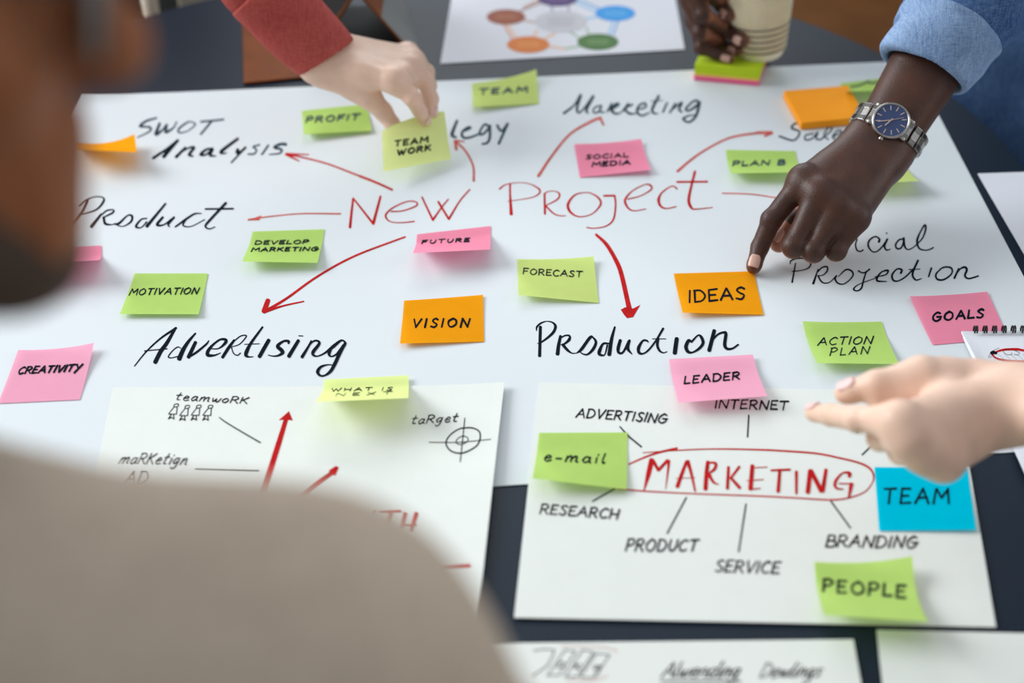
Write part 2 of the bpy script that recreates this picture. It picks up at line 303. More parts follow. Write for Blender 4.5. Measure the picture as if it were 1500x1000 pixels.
# single-stroke hand lettering: glyph = width, [(smooth, points)], y up, cap height 1
G = {
 'A': (.8, [(0, [(0, 0), (.42, 1)]), (0, [(.42, 1), (.8, 0)]), (0, [(.16, .36), (.68, .38)])]),
 'B': (.65, [(0, [(.02, 0), (.06, 1)]), (1, [(.06, 1), (.5, .95), (.5, .6), (.08, .52)]), (1, [(.08, .52), (.62, .45), (.6, .06), (.02, 0)])]),
 'C': (.7, [(1, [(.68, .84), (.45, 1), (.12, .75), (.05, .35), (.3, .01), (.68, .12)])]),
 'D': (.75, [(0, [(.04, 0), (.06, 1)]), (1, [(.0, .98), (.45, .93), (.72, .5), (.5, .08), (.03, .0)])]),
 'E': (.6, [(0, [(.06, 1), (.04, 0)]), (0, [(.04, .98), (.58, 1)]), (0, [(.05, .52), (.48, .54)]), (0, [(.04, .02), (.6, .05)])]),
 'F': (.6, [(0, [(.06, 1), (.04, 0)]), (0, [(.04, .98), (.6, 1)]), (0, [(.05, .5), (.48, .54)])]),
 'G': (.8, [(1, [(.68, .86), (.42, 1), (.08, .65), (.08, .2), (.38, 0), (.7, .2), (.72, .46)]), (0, [(.4, .46), (.82, .48)])]),
 'H': (.72, [(0, [(.05, 1), (.03, 0)]), (0, [(.7, 1), (.66, 0)]), (0, [(.04, .5), (.68, .52)])]),
 'I': (.16, [(0, [(.09, 1), (.06, 0)])]),
 'K': (.68, [(0, [(.06, 1), (.04, 0)]), (0, [(.62, .98), (.07, .45)]), (0, [(.2, .56), (.68, .0)])]),
 'L': (.55, [(0, [(.08, 1), (.04, .02)]), (0, [(.04, .02), (.56, .06)])]),
 'M': (.9, [(0, [(0, 0), (.12, 1)]), (0, [(.12, 1), (.45, .4)]), (0, [(.45, .4), (.82, 1)]), (0, [(.82, 1), (.9, 0)])]),
 'N': (.75, [(0, [(.02, 0), (.08, 1)]), (0, [(.08, 1), (.66, 0)]), (0, [(.66, 0), (.75, 1)])]),
 'O': (.82, [(1, [(.42, 1), (.08, .7), (.08, .25), (.4, 0), (.76, .3), (.72, .75), (.42, 1)])]),
 'P': (.62, [(0, [(.06, 1), (.03, 0)]), (1, [(0, .95), (.4, 1), (.62, .78), (.42, .5), (.05, .44)])]),
 'R': (.68, [(0, [(.06, 1), (.03, 0)]), (1, [(.0, .96), (.4, 1), (.6, .76), (.4, .52), (.06, .48)]), (0, [(.26, .5), (.68, 0)])]),
 'S': (.6, [(1, [(.58, .88), (.36, 1), (.1, .82), (.28, .54), (.55, .32), (.38, .02), (.02, .1)])]),
 'T': (.7, [(0, [(0, .97), (.72, 1)]), (0, [(.36, .98), (.33, 0)])]),
 'U': (.7, [(1, [(.06, 1), (.06, .35), (.3, 0), (.6, .3), (.66, 1)])]),
 'V': (.7, [(0, [(.02, 1), (.32, 0)]), (0, [(.32, 0), (.72, 1)])]),
 'W': (1., [(0, [(.02, 1), (.24, 0)]), (0, [(.24, 0), (.5, .8)]), (0, [(.5, .8), (.7, 0)]), (0, [(.7, 0), (1, 1)])]),
 'X': (.7, [(0, [(.05, 1), (.65, 0)]), (0, [(.68, 1), (.02, 0)])]),
 'Y': (.7, [(0, [(.02, 1), (.34, .5)]), (0, [(.72, 1), (.2, -.25)])]),
 'a': (.6, [(1, [(.5, .52), (.26, .58), (.05, .25), (.2, 0), (.45, .2), (.52, .56)]), (1, [(.52, .56), (.5, .1), (.64, .02)])]),
 'c': (.5, [(1, [(.48, .48), (.28, .58), (.05, .28), (.22, 0), (.5, .1)])]),
 'd': (.62, [(1, [(.5, .5), (.26, .58), (.05, .25), (.2, 0), (.45, .2)]), (0, [(.66, 1.05), (.52, 0)])]),
 'e': (.55, [(1, [(.06, .3), (.44, .36), (.46, .54), (.24, .58), (.05, .25), (.22, 0), (.55, .1)])]),
 'g': (.62, [(1, [(.5, .52), (.26, .58), (.05, .28), (.2, .02), (.48, .3)]), (1, [(.54, .58), (.46, -.2), (.2, -.42), (.02, -.3)])]),
 'i': (.2, [(0, [(.12, .56), (.08, 0)]), (0, [(.17, .8), (.18, .84)])]),
 'k': (.55, [(0, [(.06, 1), (.03, 0)]), (0, [(.5, .56), (.08, .25)]), (0, [(.2, .34), (.55, .0)])]),
 'l': (.22, [(1, [(.14, 1), (.05, .3), (.1, .02), (.24, .06)])]),
 'm': (.9, [(0, [(.1, .56), (.02, 0)]), (1, [(.06, .3), (.3, .58), (.42, .5), (.38, 0)]), (1, [(.4, .3), (.66, .58), (.8, .5), (.76, .08), (.9, .02)])]),
 'n': (.58, [(0, [(.1, .56), (.02, 0)]), (1, [(.06, .3), (.34, .58), (.5, .48), (.46, .06), (.6, .02)])]),
 'o': (.58, [(1, [(.3, .58), (.06, .36), (.1, .06), (.32, 0), (.54, .26), (.48, .52), (.3, .58)])]),
 'r': (.45, [(0, [(.1, .56), (.03, 0)]), (1, [(.06, .32), (.28, .56), (.46, .52)])]),
 's': (.45, [(1, [(.44, .5), (.24, .58), (.1, .44), (.36, .2), (.24, .0), (.02, .06)])]),
 't': (.45, [(1, [(.26, .98), (.14, .3), (.18, .04), (.4, .06)]), (0, [(.0, .62), (.46, .66)])]),
 'v': (.5, [(0, [(.04, .56), (.2, 0)]), (0, [(.2, 0), (.52, .58)])]),
 'w': (.75, [(1, [(.04, .56), (.14, .04), (.36, .4)]), (1, [(.38, .5), (.44, .04), (.62, .1), (.76, .58)])]),
 'y': (.55, [(1, [(.06, .56), (.14, .18), (.4, .3)]), (0, [(.58, .58), (.14, -.4)])]),
 '-': (.4, [(0, [(.03, .3), (.38, .32)])]), ' ': (.35, []),
}
def text(ink, s, a, b, h, slant=.15, w=1.6, gap=.22, jit=.03, hend=None):
    a = np.array(a, float); b = np.array(b, float)
    tot = sum(G[c][0] for c in s)+gap*(len(s)-1); ex = (b-a)/tot; x = 0
    for c in s:
        wd, st = G[c]; k = x/tot; hh = h*(1-k)+(hend or h)*k
        up = np.array([slant*hh, -hh]); jj = random.uniform(-jit, jit)*h
        for sm, pts in st:
            q = [a+ex*(x+px_+random.uniform(-.02, .02))+up*(py_+random.uniform(-.02, .02))+np.array([0, jj]) for px_, py_ in pts]
            ww = [w*random.uniform(.8, 1.15) for _ in q]
            ink.stroke(q, ww, bool(sm))
        x += wd+gap
    return ink

# ------------------------------------------------------------------ smooth solid modelling (distance fields -> one continuous surface)
class Field:
    def __init__(s, lo, hi, step):
        s.lo = np.asarray(lo, float); s.st = step; s.n = tuple(int(math.ceil((hi[i]-lo[i])/step))+1 for i in range(3))
        s.ax = [(s.lo[i]+step*np.arange(s.n[i])).astype(np.float32) for i in range(3)]
    def new(s, big=.05): return np.full(s.n, big, np.float32)
    def sl(s, lo, hi):
        r = []
        for i in range(3):
            a = int(max(0, math.floor((lo[i]-s.lo[i])/s.st))); b = int(min(s.n[i], math.ceil((hi[i]-s.lo[i])/s.st)+1)); r.append(slice(a, max(a, b)))
        return tuple(r)
    def grid(s, sl): return s.ax[0][sl[0]][:, None, None], s.ax[1][sl[1]][None, :, None], s.ax[2][sl[2]][None, None, :]
    @staticmethod
    def smin(a, b, k):
        if k <= 0: return np.minimum(a, b)
        h = np.maximum(k-np.abs(a-b), 0)/k; return np.minimum(a, b)-h*h*k*.25
    def cone(s, F, a, b, ra, rb, k=.004, flat=None):
        a = np.asarray(a, float); b = np.asarray(b, float); R = max(ra, rb)+.03+k
        sl = s.sl(np.minimum(a, b)-R, np.maximum(a, b)+R); X, Y, Z = s.grid(sl)
        if 0 in F[sl].shape: return F
        d = b-a; L2 = max(d@d, 1e-12); px, py, pz = X-a[0], Y-a[1], Z-a[2]
        t = np.clip((px*d[0]+py*d[1]+pz*d[2])/L2, 0, 1); qx, qy, qz = px-t*d[0], py-t*d[1], pz-t*d[2]
        if flat is not None:               # flatten along a direction: (dir, factor>1)
            n, f = flat; q = (qx*n[0]+qy*n[1]+qz*n[2])*(f-1); qx, qy, qz = qx+q*n[0], qy+q*n[1], qz+q*n[2]
        dist = np.sqrt(qx*qx+qy*qy+qz*qz)-(ra+(rb-ra)*t)
        F[sl] = s.smin(F[sl], dist.astype(np.float32), k); return F
    def ell(s, F, c, r, ax=None, k=.006, cut=False):
        c = np.asarray(c, float); r = np.asarray(r, float); ax = np.eye(3) if ax is None else ax; R = r.max()+.03+k
        sl = s.sl(c-R, c+R); X, Y, Z = s.grid(sl)
        if 0 in F[sl].shape: return F
        px, py, pz = X-c[0], Y-c[1], Z-c[2]; u = [(px*ax[i][0]+py*ax[i][1]+pz*ax[i][2])/r[i] for i in range(3)]
        k0 = np.sqrt(u[0]**2+u[1]**2+u[2]**2); k1 = np.sqrt((u[0]/r[0])**2+(u[1]/r[1])**2+(u[2]/r[2])**2)+1e-6
        d = (k0*(k0-1)/k1).astype(np.float32)
        F[sl] = -s.smin(-F[sl], d, k) if cut else s.smin(F[sl], d, k); return F
    def cutcone(s, F, a, b, ra, rb, k=.002):
        T = s.new(.05); s.cone(T, a, b, ra, rb, 0); return -s.smin(-F, T, k)
    def halfspace(s, F, p, n, k=.001):     # keep the side the normal points away from
        X, Y, Z = s.grid((slice(None),)*3); d = ((X-p[0])*n[0]+(Y-p[1])*n[1]+(Z-p[2])*n[2]).astype(np.float32); return -s.smin(-F, -d, k)
    def mesh(s, F):
        sg = F < 0; nx, ny, nz = s.n; cs = (nx-1, ny-1, nz-1); acc = np.zeros(cs+(3,), np.float32); cnt = np.zeros(cs, np.float32)
        co = [(i, j, k) for i in (0, 1) for j in (0, 1) for k in (0, 1)]
        def sub(A, c): return A[c[0]:c[0]+cs[0], c[1]:c[1]+cs[1], c[2]:c[2]+cs[2]]
        for a in co:
            for ax in range(3):
                if a[ax]: continue
                b = list(a); b[ax] = 1; fa, fb = sub(F, a), sub(F, b); cr = (fa < 0) != (fb < 0)
                t = np.where(cr, fa/np.where(cr, fa-fb, 1), 0)
                for d in range(3): acc[..., d] += np.where(cr, a[d]+(t if d == ax else 0), 0)
                cnt += cr
        act = cnt > 0; idx = np.full(cs, -1, np.int64); idx[act] = np.arange(act.sum())
        ii = np.argwhere(act); v = (ii+acc[act]/cnt[act][:, None])*s.st+s.lo; faces = []
        for ax in range(3):
            o1, o2 = [(1, 2), (2, 0), (0, 1)][ax]
            lo_ = [slice(None)]*3; hi_ = [slice(None)]*3; lo_[ax] = slice(0, s.n[ax]-1); hi_[ax] = slice(1, s.n[ax])
            e = sg[tuple(lo_)] != sg[tuple(hi_)]; q = np.argwhere(e)
            q = q[(q[:, o1] > 0) & (q[:, o2] > 0) & (q[:, o1] < s.n[o1]-1) & (q[:, o2] < s.n[o2]-1)]
            ins = sg[tuple(q.T)]; u1 = np.zeros(3, int); u1[o1] = 1; u2 = np.zeros(3, int); u2[o2] = 1
            c = [idx[tuple((q-a_*u1-b_*u2).T)] for a_, b_ in ((1, 1), (0, 1), (0, 0), (1, 0))]; f = np.stack(c, 1); f[~ins] = f[~ins][:, ::-1]; faces.append(f)
        return v, np.vstack(faces)
def field_obj(fl, F, name, m, parent=None):
    v, f = fl.mesh(F); return mesh_obj(name, v, f, m, parent, True)

def hand_field(fl, H, scale=1.0):
    """H: wrist, across (towards thumb side), fingers[4] of MCP,PIP,DIP,TIP (index..little), thumb CMC,MCP,IP,TIP"""
    s = scale; wr = H['wrist']; ac = H['across']; dn = H['dorsal']
    R = H.get('radii') or [[.0115, .0098, .0087, .0070], [.0118, .0101, .0088, .0072], [.0112, .0095, .0083, .0068], [.0102, .0084, .0073, .0061]]
    palm = fl.new()
    off = [.016, .006, -.005, -.015]
    for i in range(4):
        m = H['fingers'][i][0]; fl.cone(palm, wr+ac*off[i]*s, m-dn*.002*s, .0165*s, R[i][0]*1.10*s, .017*s)
    c, mp, ip, tp = H['thumb']
    for i in range(3):
        a_, b_ = H['fingers'][i], H['fingers'][i+1]
        fl.cone(palm, a_[0]-dn*.002*s, b_[0]-dn*.002*s, R[i][0]*.96*s, R[i+1][0]*.96*s, .008*s)
        fl.cone(palm, (a_[0]+b_[0])/2-dn*.002*s, wr+ac*(off[i]+off[i+1])/2*s, R[i][0]*1.02*s, .016*s, .010*s)
        if i or H.get('web0'): fl.cone(palm, a_[0]*.62+a_[1]*.38-dn*.001, b_[0]*.62+b_[1]*.38-dn*.001, R[i][0]*.74*s, R[i+1][0]*.74*s, .008*s)
    for a_, b_, ra_, rb_ in H.get('extra', []): fl.cone(palm, a_, b_, ra_, rb_, .008)
    fl.cone(palm, wr+ac*.014*s-dn*.006*s, c, .016*s, .0155*s, .012*s); fl.cone(palm, c, mp, .0155*s, .0130*s, .012*s)
    fl.cone(palm, (c+mp)/2, (H['fingers'][0][0]*.6+wr*.4)-dn*.006*s, .012*s, .012*s, .014*s)
    ps = [palm.copy() for _ in range(1)][0]; out = palm.copy()
    for i in range(4):
        q = H['fingers'][i]; f = fl.new()
        for j in range(3): fl.cone(f, q[j], q[j+1], R[i][j]*s, R[i][j+1]*s, .003*s)
        fl.ell(f, q[1]+nrm(q[1]-(q[0]+q[2])/2+dn*.002)*.0015*s, V(1, 1, 1)*R[i][1]*1.02*s, k=.003*s)
        fl.ell(f, q[3]*.85+q[2]*.15, V(1, 1, 1)*R[i][3]*1.08*s, k=.002*s)
        f = fl.smin(ps, f, .009*s); out = fl.smin(out, f, .0012*s)
        fl.ell(out, q[0]+dn*.0012*s, V(1, 1, 1)*R[i][0]*.98*s, k=.012*s)
    tk = H.get('thumb_k', 1.)*s; f = fl.new(); fl.cone(f, mp, ip, .0130*tk, .0112*tk, .004*s); fl.cone(f, ip, tp, .0112*tk, .0085*tk, .004*s); fl.ell(f, tp*.8+ip*.2, V(1, 1, 1)*.0098*tk, k=.003*s)
    f = fl.smin(ps, f, .010*s); out = fl.smin(out, f, .0012*s)
    return out
def nail(tip, prev, hint, r, m, parent, ln=.0060, wd=.0052):
    """a thin shell lying on the rounded end of a finger of radius r"""
    f = nrm(tip-prev); n = nrm(hint-f*(hint@f)); sx = np.cross(f, n); mb = MB(); nu, nv = 12, 14; vs = []
    for j in range(nv+1):
        for i in range(nu+1):
            a = i/nu*2-1; b = j/nv*2-1; sh = (1-max(0., -b-.35)**2*.9)*(1-max(0., b-.55)**2*1.2)
            s = -.38*r+b*ln; y = a*wd*sh; R_ = r+max(-s, 0)*.10; hgt = math.sqrt(max(R_*R_-y*y*.92-max(s, 0)**2*.95, 1e-7))+.0005
            vs.append(tip+f*s+sx*y+n*hgt)
    fs = [(j*(nu+1)+i, j*(nu+1)+i+1, (j+1)*(nu+1)+i+1, (j+1)*(nu+1)+i) for j in range(nv) for i in range(nu)]
    N = len(vs); mb.add(vs, fs); mb.add([p-n*.0009 for p in vs], [q[::-1] for q in fs])
    rim = list(range(nu+1))+[j*(nu+1)+nu for j in range(1, nv+1)]+[nv*(nu+1)+i for i in range(nu-1, -1, -1)]+[j*(nu+1) for j in range(nv-1, 0, -1)]
    mb.f += [(rim[(i+1) % len(rim)], rim[i], rim[i]+N, rim[(i+1) % len(rim)]+N) for i in range(len(rim))]
    return mb.build('fingernail', m, parent, True)

# ------------------------------------------------------------------ floor and table
mb = MB(); mb.box((0, 2, -.02), 14, 14, .04); fl_o = mb.build('floor', M['floor']); fl_o['kind'] = 'structure'
table = empty('conference_table', (-.06, 1.2, 0))
tag(table, 'long dark navy conference table with a rounded far end, covered in papers', 'table')
TC, TR_ = (-.06, 1.37), .632
out = [(TC[0]+TR_*math.cos(a), TC[1]+TR_*math.sin(a)) for a in np.linspace(0, math.pi, 49)]+[(TC[0]-TR_, .47), (TC[0]-TR_+.05, .42), (TC[0]+TR_-.05, .42), (TC[0]+TR_, .47)]
n = len(out); mb = MB(); mb.add([(x, y, TZ) for x, y in out]+[(x, y, TZ-.03) for x, y in out], [tuple(range(n)), tuple(range(2*n-1, n-1, -1))]+[(i, i+n, (i+1) % n+n, (i+1) % n) for i in range(n)])
mb.build('table_top', M['table'], table, bevel=.002)
for sx in (-1, 1):
    for y in (.62, 1.62):
        mb = MB(); mb.box((TC[0]+sx*.42, y, (TZ-.03)/2), .06, .06, TZ-.03); mb.build('leg', M['metal_leg'], table, bevel=.004)

# ------------------------------------------------------------------ big sheets of paper
def flat_sheet(name, px, h, label, cat, m, nu=40, nv=30, th=.0003, z=None, corners=None):
    c = corners if corners is not None else [P(x, y, h) for x, y in px]
    s = Sheet(c, z if z else (lambda u, v, h=h: np.full(np.shape(u), TZ+h)))
    v, f = s.mesh(nu, nv, th); o = mesh_obj(name, v, f, m, None, False); tag(o, label, cat); return s, o
tl, tr, br = P(119, 141, .001), P(1333, 89, .001), P(1630, 652, .001); bl = tl+br-tr
poster, poster_o = flat_sheet('flip_chart_sheet', None, .001, 'huge white chart sheet with New Project in red and arrows around it', 'paper', M['paper'], 60, 44, .0006, corners=[tl, tr, br, bl],
    z=lambda u, v: TZ+.001+.004*np.clip(1-u*9, 0, 1)**2*np.clip(1-v*7, 0, 1)**2)
lz = lambda u, v: TZ+.0022+.006*np.clip((u-.72)/.28, 0, 1)**2*np.clip(1-np.abs(v-.35)*1.1, 0, 1)+.0006*np.clip(1-v*9, 0, 1)**2
lsheet, lsheet_o = flat_sheet('sketch_sheet', [(165, 568), (739, 565), (690, 1000), (78, 1000)], .0022, 'white sketch sheet with teamwork, a target drawing and red arrows, left one behind the shoulder', 'paper', M['card'], 40, 30, .0005, z=lz)
rsheet, rsheet_o = flat_sheet('sketch_sheet', [(790, 560), (1402, 575), (1459, 918), (753, 904)], .0022, 'white sketch sheet with a red outlined MARKETING in its middle', 'paper', M['card'], 40, 30, .0008)
bsheet, bsheet_o = flat_sheet('sketch_sheet', [(700, 942), (1250, 936), (1290, 1160), (660, 1160)], .0012, 'white sketch sheet with four box outlines, cut by the bottom of the photo', 'paper', M['card'], 20, 12, .0005)
csheet, csheet_o = flat_sheet('blank_sheet', [(1284, 922), (1720, 932), (1790, 1180), (1312, 1180)], .0012, 'blank white sheet in the bottom right corner', 'paper', M['card'], 20, 12, .0005)
esheet, esheet_o = flat_sheet('blank_sheet', [(1432, 254), (1640, 247), (1760, 470), (1560, 476)], .0012, 'plain white sheet at the right edge beyond the chart sheet', 'paper', M['print'], 12, 12, .0005)
prt, prt_o = flat_sheet('printed_chart', [(676, -88), (972, -98), (1003, 72), (645, 93)], .0012, 'printed sheet with a ring of coloured bubbles near the table far side', 'paper', M['print'], 12, 12, .0005)

# ------------------------------------------------------------------ words and arrows on the chart sheet
def word(name, m, parent, sheet, strokes, tr=None, lab=None):
    k = Ink(sheet)
    for pts, w_ in strokes: k.stroke(pts, w_, True, tr)
    o = k.build(name, m, parent)
    if lab: o['label'] = lab
    return o
W_ = 'written_word'
A = (190, 465, 8.824); B = (350, 465, 8.824)
k = Ink(poster)
for p, q in [([(62, 628), (215, 440), (400, 270), (600, 135)], [15, 20, 24, 30]), ([(590, 140), (480, 330), (400, 440), (330, 578)], [34, 50, 55, 58]), ([(190, 432), (485, 405)], 14),
    ([(665, 400), (620, 382), (555, 430), (500, 505), (540, 522), (630, 500)], [10, 15, 15, 18, 14, 12]), ([(850, 205), (760, 310), (690, 420), (640, 535)], [22, 40, 55, 62]),
    ([(850, 322), (760, 512)], [44, 50]), ([(770, 508), (870, 445), (990, 345), (1022, 300)], [26, 30, 26, 14]),
    ([(1040, 405), (1150, 400), (1235, 330), (1240, 290), (1170, 285), (1080, 350), (1015, 430), (1010, 485), (1090, 490), (1175, 458)], [12, 16, 40, 40, 24, 28, 45, 48, 24, 10]),
    ([(1350, 295), (1280, 390), (1200, 515)], [30, 42, 40]), ([(1355, 300), (1430, 243), (1490, 230), (1505, 250), (1420, 345), (1320, 380)], [16, 14, 14, 16, 12, 10]), ([(1315, 385), (1340, 460), (1390, 490), (1432, 460)], 14)]: k.stroke(p, q, True, A)
for p, q in [([(305, 125), (160, 325), (100, 440), (92, 490), (130, 510), (185, 507)], [24, 36, 52, 46, 18, 8]), ([(70, 348), (265, 340)], 9), ([(385, 295), (265, 505)], [48, 50]),
    ([(640, 335), (640, 308), (575, 308), (500, 370), (545, 420), (565, 455), (510, 492), (440, 500), (378, 487)], [26, 34, 26, 45, 52, 45, 25, 15, 10]), ([(768, 300), (645, 502)], [42, 50]), ([(770, 238), (828, 240)], 10),
    ([(935, 305), (890, 390), (815, 512)], [22, 30, 42]), ([(880, 395), (960, 310), (1020, 305), (1035, 345), (960, 445), (965, 490), (1020, 500), (1110, 460), (1220, 375), (1300, 310), (1340, 297), (1375, 330), (1365, 365)], [14, 20, 24, 38, 45, 30, 15, 22, 44, 30, 18, 28, 30]),
    ([(1195, 395), (1165, 470), (1190, 505), (1260, 475), (1350, 365)], [30, 42, 16, 22, 36]), ([(1375, 335), (1300, 470), (1240, 600), (1185, 695), (1110, 750), (1045, 750), (1018, 700), (1060, 640), (1150, 612), (1250, 620)], [36, 46, 48, 42, 20, 28, 45, 32, 14, 8])]: k.stroke(p, q, True, B)
k.build(W_, M['ink'], poster_o)
k = Ink(poster); C_ = (770, 455, 8.824); D_ = (930, 455, 8.824)
for p, q in [([(190, 210), (185, 400), (180, 585)], [40, 40, 42]), ([(140, 260), (145, 210), (200, 160), (275, 138), (350, 155), (385, 210), (340, 300), (200, 410), (150, 425)], [12, 25, 22, 10, 22, 38, 36, 20, 8]),
    ([(450, 330), (425, 450), (412, 560)], [38, 45, 52]), ([(455, 350), (510, 322), (565, 325), (562, 375), (500, 430), (455, 440)], [18, 20, 24, 40, 24, 10]), ([(480, 440), (540, 510), (600, 550), (660, 548)], [40, 35, 15, 10]),
    ([(660, 548), (720, 500), (830, 350), (870, 348), (908, 410), (870, 500), (800, 565), (740, 560), (710, 540)], [14, 42, 40, 20, 36, 40, 24, 18, 14]),
    ([(1070, 425), (1000, 430), (955, 520), (955, 565), (1020, 570), (1055, 450)], [24, 28, 48, 40, 15, 24]), ([(1152, 212), (1110, 370), (1080, 568)], [24, 44, 52]),
    ([(1222, 385), (1195, 490), (1205, 545), (1260, 535), (1335, 395)], [42, 45, 32, 26, 36]), ([(1342, 385), (1320, 490), (1375, 565)], [32, 44, 10])]: k.stroke(p, q, True, C_)
for p, q in [([(172, 408), (150, 387), (100, 392), (48, 480), (55, 545), (110, 555), (180, 505), (270, 390), (365, 232)], [15, 25, 25, 45, 38, 20, 24, 24, 30]), ([(300, 360), (290, 450), (320, 520), (370, 545), (415, 530)], [36, 36, 28, 14, 9]), ([(225, 365), (400, 365)], 9),
    ([(540, 364), (515, 548)], [54, 56]), ([(735, 410), (695, 388), (660, 465), (685, 530), (745, 540), (830, 490), (880, 420), (858, 345), (815, 320), (740, 395)], [18, 42, 50, 42, 20, 34, 40, 38, 18, 26]),
    ([(1025, 260), (960, 515)], [48, 52]), ([(990, 400), (1070, 310), (1150, 282), (1175, 305), (1160, 440), (1190, 493), (1260, 490), (1335, 440)], [18, 24, 28, 42, 45, 34, 24, 22])]: k.stroke(p, q, True, D_)
k.build(W_, M['ink'], poster_o)
E_ = (100, 270, 6)
word(W_, M['ink'], poster_o, poster, [([(165, 145), (110, 250), (20, 360)], 22), ([(90, 190), (150, 140), (230, 110), (300, 115), (310, 150), (240, 225), (90, 270)], [15, 15, 9, 12, 22, 16, 9]),
    ([(290, 262), (200, 372)], [20, 30]), ([(300, 262), (340, 230), (395, 225), (390, 250), (310, 290)], [14, 14, 12, 18, 12]), ([(310, 290), (325, 345), (380, 355), (412, 345)], [22, 24, 10, 9]),
    ([(410, 350), (450, 340), (520, 275), (560, 280), (550, 330), (480, 370), (420, 355)], [14, 22, 12, 22, 18, 8, 12]), ([(690, 300), (640, 310), (595, 370), (640, 380), (690, 330)], [12, 14, 22, 10, 14]), ([(855, 170), (690, 370)], [18, 28]),
    ([(830, 290), (780, 355), (840, 355), (930, 290)], [22, 24, 12, 18]), ([(930, 290), (880, 350), (890, 375)], [20, 20, 8]), ([(1170, 258), (1110, 260), (1030, 310), (940, 375)], [8, 16, 20, 14]), ([(1030, 312), (1010, 362), (1080, 370), (1200, 310)], [16, 14, 8, 8]),
    ([(1385, 165), (1240, 320), (1205, 370), (1240, 392), (1290, 375)], [24, 22, 18, 11, 8]), ([(1205, 218), (1450, 215)], 16)], E_)
F_ = (1230, 320, 7.143); G_ = (1140, 360, 9.375)
word(W_, M['ink'], poster_o, poster, [([(150, 215), (180, 215), (165, 270), (180, 330), (215, 345), (245, 330)], 16), ([(410, 245), (415, 215), (370, 190), (310, 230), (300, 290), (340, 345), (390, 345), (450, 290), (500, 215)], [26, 20, 16, 20, 20, 14, 14, 18, 20]),
    ([(500, 215), (470, 290), (490, 330), (530, 322)], [20, 20, 16, 10]), ([(490, 152), (492, 158)], 16), ([(665, 215), (620, 225), (585, 275), (600, 315), (640, 310), (665, 260), (670, 205)], 18), ([(670, 205), (680, 290), (710, 325), (760, 310), (810, 270)], [22, 20, 14, 12, 12]),
    ([(810, 270), (870, 200), (900, 110), (890, 70), (850, 130), (810, 230), (830, 310), (890, 332), (940, 325), (980, 305)], [12, 16, 20, 22, 16, 24, 18, 12, 14, 16])], F_)
k = Ink(poster); text(k, 'Fina', (1142, 368), (1236, 366), 30, .2, 2.4); k.build(W_, M['ink'], poster_o)
k = Ink(poster)
for p, q in [([(238, 240), (190, 502)], [18, 24]), ([(165, 250), (175, 205), (270, 172), (380, 180), (445, 232), (420, 300), (330, 335), (190, 355)], [14, 20, 22, 20, 22, 20, 14, 14]), ([(548, 320), (480, 520)], [14, 32]),
    ([(540, 360), (600, 300), (670, 290), (670, 350), (610, 405), (540, 410)], [16, 20, 24, 22, 14, 12]), ([(545, 410), (590, 490), (650, 515), (720, 490), (800, 410)], [20, 22, 16, 14, 18]), ([(800, 410), (782, 460), (820, 515), (900, 525), (990, 460), (1030, 390), (990, 335), (920, 335), (825, 425)], [20, 24, 22, 16, 18, 22, 24, 22, 10]),
    ([(1100, 345), (1150, 370), (1200, 365), (1255, 322)], [22, 18, 20, 24]), ([(1210, 350), (1170, 480), (1140, 585), (1080, 620), (1035, 595), (1110, 530), (1350, 440)], [20, 22, 24, 16, 24, 12, 12])]: k.stroke(p, q, True, G_)
for p, q in [([(370, 612), (480, 590), (505, 545), (440, 560), (392, 620), (400, 655), (490, 660)], [10, 14, 22, 14, 22, 20, 9]), ([(640, 572), (650, 538), (600, 530), (550, 590), (560, 645), (610, 655), (690, 610), (770, 530)], [24, 20, 16, 20, 20, 14, 16, 16]),
    ([(820, 440), (770, 550), (765, 605), (800, 645), (855, 630)], [22, 22, 20, 16, 10]), ([(725, 535), (840, 530)], 9), ([(960, 520), (930, 610)], [20, 16]), ([(1080, 510), (1010, 580), (1020, 635), (1090, 640), (1170, 580), (1170, 522), (1110, 508), (1050, 530)], [12, 18, 20, 18, 16, 18, 16, 12]),
    ([(1245, 525), (1200, 625)], [16, 22]), ([(1215, 590), (1260, 530), (1310, 510), (1330, 540), (1310, 600), (1350, 630), (1450, 603)], [14, 16, 22, 24, 22, 16, 16])]: k.stroke(p, q, True, F_)
k.build(W_, M['ink'], poster_o)
H_ = (190, 160, 6.25)
word(W_, M['ink_grey'], poster_o, poster, [([(245, 80), (150, 110), (95, 155), (140, 160), (190, 170), (180, 205), (70, 260)], [18, 22, 26, 20, 22, 16, 10]), ([(275, 130), (240, 230), (300, 190), (340, 140), (330, 210), (400, 170), (430, 115)], [24, 34, 18, 18, 30, 16, 12]),
    ([(520, 125), (450, 180), (455, 215), (530, 200), (600, 140), (560, 115), (520, 125)], [16, 20, 16, 10, 14, 12, 16]), ([(650, 115), (860, 95)], 18), ([(750, 110), (650, 230)], [20, 18])], H_)
word(W_, M['ink'], poster_o, poster, [([(215, 448), (330, 370), (435, 290)], [28, 20, 24]), ([(440, 285), (310, 435)], [28, 34]), ([(270, 400), (370, 385)], 12), ([(510, 350), (425, 438)], [20, 30]), ([(450, 410), (530, 360), (590, 350), (545, 415), (580, 432)], [12, 16, 24, 30, 14]),
    ([(760, 360), (700, 370), (650, 415), (700, 415), (760, 365), (735, 420), (790, 430)], [20, 22, 30, 16, 24, 28, 10]), ([(990, 270), (840, 385), (860, 405), (890, 400)], [26, 32, 14, 8]), ([(990, 370), (985, 398), (1020, 388), (1060, 350)], [30, 34, 22, 22]), ([(1060, 350), (930, 490)], [18, 14])], H_)
